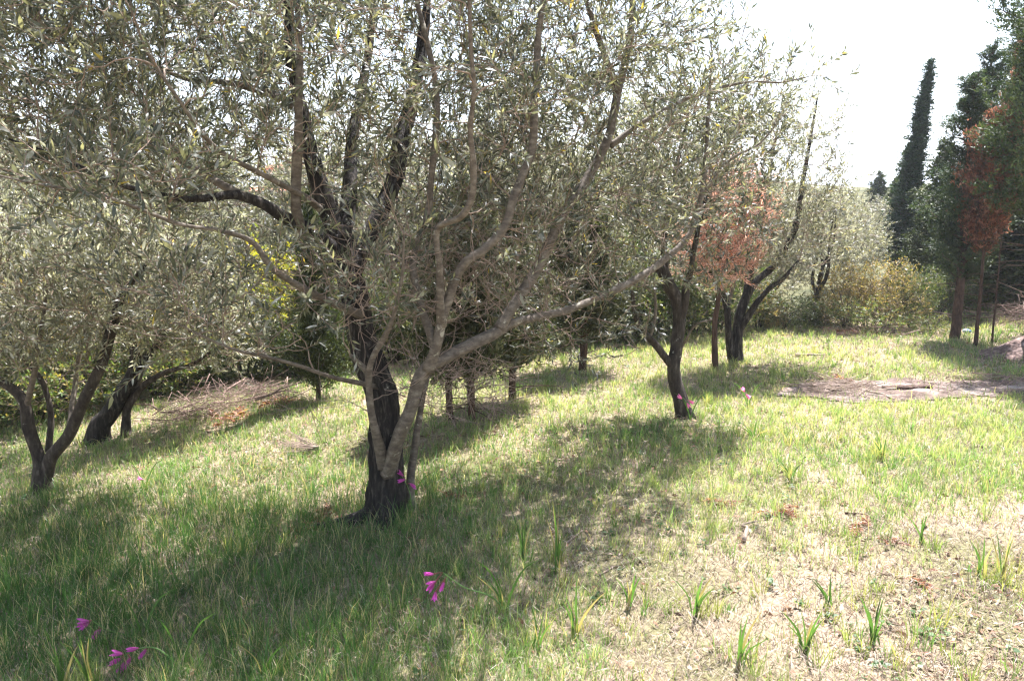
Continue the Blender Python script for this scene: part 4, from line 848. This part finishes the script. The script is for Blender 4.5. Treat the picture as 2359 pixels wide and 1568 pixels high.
for k, (x, y, yt, n, dx, lab) in enumerate([(1283, 1320, 1145, 4, -14, 'tallest green shoot, upright beside the thin curved stick'), (1205, 1300, 1168, 3, -35, 'leaning dark green shoot left of the tallest shoot'), (1160, 1410, 1310, 3, -25, 'broad leaning shoot beside the pink flowers near the middle'), (1855, 1510, 1392, 6, 25, 'dense clump of shoots in the near dry grass'),
    (2010, 1490, 1368, 6, -45, 'clump of broad shoots near the bottom, right of the dense clump'), (1735, 1012, 963, 3, 4, 'shoot standing in the sunlit grass below the single pink flower'), (2032, 1062, 990, 3, -18, 'thin drooping shoot below the ashy patch'), (1820, 1112, 1058, 4, -6, 'small trio of shoots in mid-meadow'),
    (1450, 1405, 1310, 4, 12, 'shoot at the edge of the shade, near the middle bottom'), (1325, 1475, 1325, 3, 3, 'dark shoot standing in the broken shade'), (1600, 1420, 1310, 4, 8, 'grassy shoot in the pale dry litter'), (2305, 1345, 1195, 3, 10, 'thin tall shoot near the picture edge'), (2260, 1330, 1230, 2, -8, 'thin shoot left of the tall one at the picture edge'),
    (150, 1600, 1450, 4, -50, 'broad dark leaf shoot in the bottom corner shade'), (205, 1580, 1425, 4, -10, 'upright shoot behind the corner flowers'), (610, 1560, 1460, 3, -60, 'arching leaf shoot lying in the shade'), (1700, 1540, 1400, 3, 10, 'low shoot in the bright dry grass at the bottom'), (1240, 1500, 1400, 3, -20, 'low shoot in the half shade at the bottom'), (1910, 1400, 1330, 3, 6, 'short shoot behind the clump of broad shoots'), (2120, 1250, 1180, 3, -8, 'short shoot beyond the dark rusty scraps'), (560, 1290, 1200, 3, 12, 'shoot in the deep shade left of the black trunk')]):
    shoot(x, y, yt, n, lab, 1000 + k, dx); SHOOTS.append(G(x, y)[:2])

def petal_chunk(r, L, wdt, phi, open_, col):
    u = np.linspace(0, 1, 5)[:, None]; v = np.linspace(-1, 1, 3)[None]; w = wdt * np.sin(np.clip(u, .06, .97) * math.pi) ** .7; rad = .004 + open_ * u ** 1.6
    x = (rad * L / .045 * math.cos(phi) - v * w * math.sin(phi)); y = (rad * L / .045 * math.sin(phi) + v * w * math.cos(phi)); z = L * u + 0 * v
    V = np.stack([x + 0 * v, y + 0 * v, z], -1).reshape(-1, 3); i = np.arange(15).reshape(5, 3); q = np.stack([i[:-1, :-1], i[:-1, 1:], i[1:, 1:], i[1:, :-1]], -1).reshape(-1, 4)
    return V, q, (np.tile(col, (15, 1)) * (.75 + .45 * u.repeat(3, 0)) + np.array([.10, .05, .0]) * (1 - u.repeat(3, 0)) + np.array([.08, .07, .07]) * (np.abs(np.tile([-1, 0, 1], 5)) < .5)[:, None])
def gladiolus(base_px, stem_px, flowers, lab, seed, col=(0.46, 0.05, 0.36), dd=0.0, size=1.0):
    """stem_px: picture points (x, y, depth offset) the stem passes; flowers: (x, y, tilt degrees in the picture, open)"""
    r = np.random.default_rng(seed); a = G(*base_px); d = a[1]; root = thing('gladiolus', lab, 'flower', a, 'wild magenta gladioli in the grass')
    pts = [np.zeros(3)] + [P(x, y, d + q) - a for x, y, q in stem_px]; c = catmull(np.array(pts), 16)
    t = tubes(c[None], np.linspace(.0036, .0018, 16)[None], 6); obj('stem', mesh_of('stem', [(t[0], t[1], np.tile([.16, .27, .09], (len(t[0]), 1)))]), M_GRASS, root)
    for k in range(2): obj('blade', blade_mesh('blade', [[0, 0, 0], [.03 * (1 - 2 * k), .01, .10], [.08 * (1 - 2 * k), .02, .19], [.15 * (1 - 2 * k), .03, .23]], .011, (0.07, 0.14, 0.035)), M_GRASS, root)
    for (x, y, tilt, op) in flowers:
        q = P(x, y, d + dd + (stem_px[-1][2])) - a; j = np.argmin(((c - q) ** 2).sum(1)); an = math.radians(tilt); L = .045 * size
        fl = thing_child('flower', root, q, Vector((math.cos(an), -.35, math.sin(an))))
        for s in range(6):
            me = mesh_of('petal', [petal_chunk(r, L * (.85 + .25 * r.random()), L * .17, s * math.pi / 3, .016 * op, np.asarray(col) * (.8 + .5 * r.random()))]); me.materials.append(M_PETAL); o = obj('petal', me, None, fl)
        b_ = np.array(fl.location); ca = tubes(np.stack([c[j], (c[j] + b_) / 2 + [0, 0, .004], b_])[None], np.array([[.0014, .0022, .0036]]) * size, 6); obj('flower_stalk', mesh_of('flower_stalk', [(ca[0], ca[1], np.tile([.30, .12, .12], (len(ca[0]), 1)))]), M_GRASS, root)
def thing_child(name, parent, loc, direc):
    me = mesh_of(name, [tubes(np.array([[[0, 0, -.004], [0, 0, .008], [0, 0, .016]]]), np.array([[.0022, .0036, .0042]]), 8)[:2] + (np.array([[.40, .05, .22]]).repeat(24, 0),)])
    o = obj(name, me, M_PETAL, parent, loc); o.rotation_euler = direc.to_track_quat('Z', 'Y').to_euler(); return o
gladiolus((1165, 1412), [(1130, 1372, -.02), (1070, 1352, -.04), (1020, 1318, -.05)], [(1003, 1338, 200, 1.0), (1000, 1345, 225, .8), (1003, 1362, 262, .8), (998, 1322, 165, .35), (1022, 1340, 250, .3)], 'magenta gladiolus with four open flowers in the half shade before the black trunk', 1101, size=.88)
gladiolus((330, 1478), [(290, 1462, 0), (245, 1448, 0), (212, 1428, 0)], [(205, 1430, 170, 1.0), (205, 1434, 205, .9), (232, 1448, 235, .3), (226, 1449, 240, .3)], 'magenta gladiolus with one wide open flower in the corner shade', 1102)
gladiolus((420, 1540), [(360, 1492, 0), (310, 1496, 0), (285, 1510, 0)], [(282, 1505, 160, 1.0), (278, 1516, 200, .4), (288, 1524, 240, .9), (300, 1514, 245, .4), (318, 1492, 180, .4), (336, 1495, 235, .3)], 'magenta gladiolus spray lowest in the corner, with several hanging flowers', 1103)
gladiolus((946, 1172), [(945, 1140, -.12), (935, 1112, -.15), (925, 1095, -.16)], [(928, 1095, 130, .5), (932, 1104, 190, .5), (944, 1113, 330, .5)], 'magenta gladiolus flowering right against the black trunk', 1104)
gladiolus((1590, 968), [(1585, 945, -.12), (1580, 925, -.14), (1572, 915, -.14)], [(1570, 918, 140, .9), (1582, 928, 300, 1.0), (1586, 922, 330, .6)], 'pale pink gladiolus lit by the sun against the slim forked olive', 1105, (0.74, 0.27, 0.48))
gladiolus((1722, 940), [(1722, 925, 0), (1719, 912, 0), (1714, 903, 0)], [(1714, 902, 120, .9), (1718, 908, 320, .9)], 'single pale pink gladiolus alone in the sunlit grass', 1106, (0.74, 0.27, 0.48))
gladiolus((334, 1130), [(333, 1120, 0), (331, 1110, 0), (328, 1104, 0)], [(329, 1104, 150, .9)], 'tiny pale pink gladiolus on the slope by the shadow edge', 1107, (0.74, 0.30, 0.52), size=.8)

# ------------------------------------------------------------------ grass, straw and litter (nobody could count it)
def scatter(n, r, ymin=1.25, ymax=15.0, pw=1.75):
    a = 2 - pw + 1e-9; u = r.random(n); y = (ymin ** a + u * (ymax ** a - ymin ** a)) ** (1 / a); x = (r.random(n) * 2 - 1) * (0.70 * y + 0.9); return x, y
def clearing(x, y):
    """1 on the mown clearing, fading into the undergrowth at its rim"""
    rim = np.interp(x, [-9, -5, -3, -1, .5, 2, 4, 7, 10], [7.2, 8.3, 8.7, 8.9, 9.6, 11.0, 12.6, 12.6, 12.2]); return ss(.6, -.3, y - rim)
def lushness(x, y):
    n = .38 * n2(x, y, .6, 21) + .32 * n2(x, y, 1.9, 22) + .30 * n2(x, y, 6, 23)
    bare = ss(5.2, 2.8, y) * ss(-.3, .7, x) * .27                       # the near right is mostly dry litter
    lush = ss(.4, -1.0, x) * ss(5.6, 4.4, y) * .26 + ss(3.6, 5.5, y) * .05
    return np.clip((n - .40 - bare + lush) * 4.2 + .5, 0, 1)
def blades(x, y, h, w, lean, az, C, r, tipfade=1.25):
    n = len(x); z = ter(x, y); p = np.stack([x, y, z - .004], -1); d = np.stack([np.cos(az), np.sin(az), 0 * az], -1); fa = r.random(n) * 6.283
    s = np.stack([np.cos(fa), np.sin(fa), 0 * fa], -1); hv = (h * np.cos(lean * .6))[:, None]; up = np.array([0, 0, 1.0])
    mid = p + up * hv * .55 + d * (h * np.sin(lean) * .35)[:, None]; tip = p + up * (h * np.cos(lean))[:, None] + d * (h * np.sin(lean))[:, None]
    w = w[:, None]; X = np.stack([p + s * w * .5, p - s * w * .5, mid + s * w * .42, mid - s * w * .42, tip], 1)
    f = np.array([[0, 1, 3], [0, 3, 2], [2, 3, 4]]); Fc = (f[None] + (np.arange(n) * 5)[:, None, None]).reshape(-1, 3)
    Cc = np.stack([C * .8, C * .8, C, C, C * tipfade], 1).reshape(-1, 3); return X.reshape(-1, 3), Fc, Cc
def meadow():
    r = np.random.default_rng(41)
    m = 12; cx, cy_ = scatter(43000, r); ta = np.repeat(np.arange(len(cx)), m); aa = r.random(len(ta)) * 6.283; rr_ = np.abs(r.normal(size=len(ta))) * .022
    tx, ty = cx[ta] + np.cos(aa) * rr_, cy_[ta] + np.sin(aa) * rr_; ux, uy = scatter(130000, r)
    x, y = np.concatenate([tx, ux]), np.concatenate([ty, uy]); az = np.concatenate([aa + r.normal(size=len(aa)) * .6, r.random(len(ux)) * 6.283])
    th = np.concatenate([(.55 + 1.0 * r.random(len(cx)) ** 1.5)[ta], np.full(len(ux), .8)]); tc_ = np.concatenate([(r.normal(size=len(cx)) * .22)[ta], r.normal(size=len(ux)) * .2]); tl = np.concatenate([.15 + .9 * np.minimum(1, rr_ / .04), .2 + np.abs(r.normal(size=len(ux))) * .5])
    lu = lushness(x, y); k = (r.random(len(x)) < (.07 + .66 * lu) * clearing(x, y) * (1 - .93 * dirt_mask(x, y))); x, y, lu, az, th, tc_, tl = [q[k] for q in (x, y, lu, az, th, tc_, tl)]; n = len(x)
    dist = np.hypot(x, y); tall = ss(.3, -1.0, x) * ss(6, 4.5, y); h = (.03 + .055 * r.random(n) ** 1.3 + .03 * lu * r.random(n)) * th * (1 + .5 * tall); w = (.0014 + .0013 * r.random(n)) * (1 + .20 * np.maximum(0, dist - 2.2))
    hue = np.clip(.30 + .6 * n2(x, y, .9, 33) + tc_ + .12 * lu + .30 * tall - .16 * ss(2.5, 4.5, y) * ss(-.6, .5, x), 0, 1)[:, None]
    C = (1 - hue) * np.array([.385, .40, .215]) + hue * np.array([.085, .19, .055]); C = C * (.6 + .7 * r.random((n, 1))) * (.72 + .5 * n2(x, y, 3.1, 37))[:, None] * (1 - .30 * tall[:, None]); st = r.random(n) < .14; C[st] = np.array([.44, .37, .24]) * (.8 + .4 * r.random((st.sum(), 1)))  # left grass is greener; its extra darkening paints the olive's shade into the colour
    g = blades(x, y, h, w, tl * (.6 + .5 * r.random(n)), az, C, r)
    tx, ty = scatter(900, r, 1.3, 11, 1.3); kk = r.random(len(tx)) < (.35 + .65 * ss(-.3, .6, tx)) * clearing(tx, ty) * (1 - dirt_mask(tx, ty)); sh_ = np.repeat(np.array(SHOOTS), 5, 0) + r.normal(size=(len(SHOOTS) * 5, 2)) * .07; tx, ty = np.concatenate([tx[kk], sh_[:, 0]]), np.concatenate([ty[kk], sh_[:, 1]]); nb = 16; o_ = np.repeat(np.arange(len(tx)), nb); n = len(o_); aa = r.random(n) * 6.283; rr_ = np.abs(r.normal(size=n)) * .018
    th = (.07 + .13 * r.random(len(tx)) ** 1.6)[o_] * (.5 + .6 * r.random(n)); hue = np.clip(.6 + r.normal(size=len(tx)) * .3, 0, 1)[o_][:, None]; C = ((1 - hue) * np.array([.33, .30, .13]) + hue * np.array([.075, .16, .045])) * (.7 + .6 * r.random((n, 1)))
    x2 = tx[o_] + np.cos(aa) * rr_; y2 = ty[o_] + np.sin(aa) * rr_; g2 = blades(x2, y2, th, (.0019 + .0018 * r.random(n)) * (1 + .15 * np.maximum(0, ty[o_] - 2.2)), .15 + .7 * r.random(n) ** 1.5, aa + r.normal(size=n) * .5, C, r)
    wx, wy = scatter(1500, r, 1.3, 9, 1.5); kk = (r.random(len(wx)) < clearing(wx, wy) * (1 - dirt_mask(wx, wy))) & (n2(wx, wy, 1.1, 61) > .42); wx, wy = wx[kk], wy[kk]; nl = 8; o_ = np.repeat(np.arange(len(wx)), nl); m_ = len(o_); aa = r.random(m_) * 6.283; sz = (.012 + .02 * r.random(len(wx)) ** 1.5)[o_] * (.7 + .6 * r.random(m_))
    wp = np.stack([wx[o_] + np.cos(aa) * .006, wy[o_] + np.sin(aa) * .006, ter(wx[o_], wy[o_]) + .004 + .03 * r.random(m_)], -1); wd_ = np.stack([np.cos(aa), np.sin(aa), .15 + .5 * r.random(m_)], -1); wc = np.array([(.05, .10, .03), (.08, .13, .04), (.13, .16, .05), (.20, .12, .06)])[r.choice(4, len(wx), p=[.35, .35, .2, .1])][o_] * (.7 + .6 * r.random((m_, 1)))
    obj('weeds', mesh_of('weeds', [leaves(wp, wd_, nrm(np.array([0, 0, 1.]) + r.normal(size=(m_, 3)) * .3), sz, sz * .55, wc, True, .2)], False), M_SHRUB, kind='stuff')
    obj('tall_grass', mesh_of('tall_grass', [g2], False), M_GRASS, kind='stuff')
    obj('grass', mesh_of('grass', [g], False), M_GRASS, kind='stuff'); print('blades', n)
    x, y = scatter(165000, r); lu = lushness(x, y); k = r.random(len(x)) < (1 - .35 * lu) * clearing(x, y) * (1 - .75 * dirt_mask(x, y)); x, y = x[k], y[k]; n = len(x); dist = np.hypot(x, y)
    L = .03 + .09 * r.random(n) ** 1.5; w = (.0016 + .0018 * r.random(n)) * (1 + .16 * np.maximum(0, dist - 2.5)); el = r.normal(size=n) * .16 + .10
    base = np.array([(.38, .31, .235), (.31, .235, .175), (.47, .40, .325), (.19, .13, .10)]); C = base[r.choice(4, n, p=[.35, .3, .2, .15])] * (.7 + .5 * r.random((n, 1)))
    g = blades(x, y, L, w, math.pi / 2 - np.abs(el), r.random(n) * 6.283, C, r, 1.05); g[0][:, 2] += np.repeat(.004 + .018 * r.random(n) ** 2, 5)
    obj('straw', mesh_of('straw', [g], False), M_STRAW, kind='stuff')
    x, y = scatter(42000, r, pw=1.5); k = r.random(len(x)) < (.25 + .75 * (n2(x, y, .8, 44) > .55)) * ss(1.6, .4, y - np.interp(x, [-9, -3, .5, 4, 10], [7.2, 8.7, 9.6, 12.6, 12.2])); x, y = x[k], y[k]; n = len(x)
    p = np.stack([x, y, ter(x, y) + .006 + .02 * r.random(n)], -1); a = r.random(n) * 6.283; d = np.stack([np.cos(a), np.sin(a), r.normal(size=n) * .25], -1); L = (.014 + .03 * r.random(n)) * (1 + .05 * np.hypot(x, y))
    base = np.array([(.20, .10, .06), (.30, .17, .10), (.12, .075, .05), (.42, .33, .24)]); C = base[r.choice(4, n)] * (.6 + .6 * r.random((n, 1)))
    obj('leaf_litter', mesh_of('leaf_litter', [leaves(p, d, nrm(r.normal(size=(n, 3)) * .5 + [0, 0, 1]), L, L * .35, C)], False), M_STRAW, kind='stuff')
meadow()

# ------------------------------------------------------------------ haze: the air between the camera and the far hills
HZ = True
if HZ:
    m, nt, out = new_mat('haze'); pv = nd(nt, 'ShaderNodeVolumePrincipled'); pv.inputs['Density'].default_value = 0.0008; pv.inputs['Color'].default_value = (0.84, 0.91, 1.0, 1); pv.inputs['Anisotropy'].default_value = 0.3
    nt.links.new(pv.outputs[0], out.inputs['Volume'])
    obj('haze', mesh_of('haze', [box(-3400, 3400, -3400, 3400, -30, 140)], False), m, kind='stuff')
print('triangles', sum(len(me.loops) - 2 * len(me.polygons) for me in bpy.data.meshes))
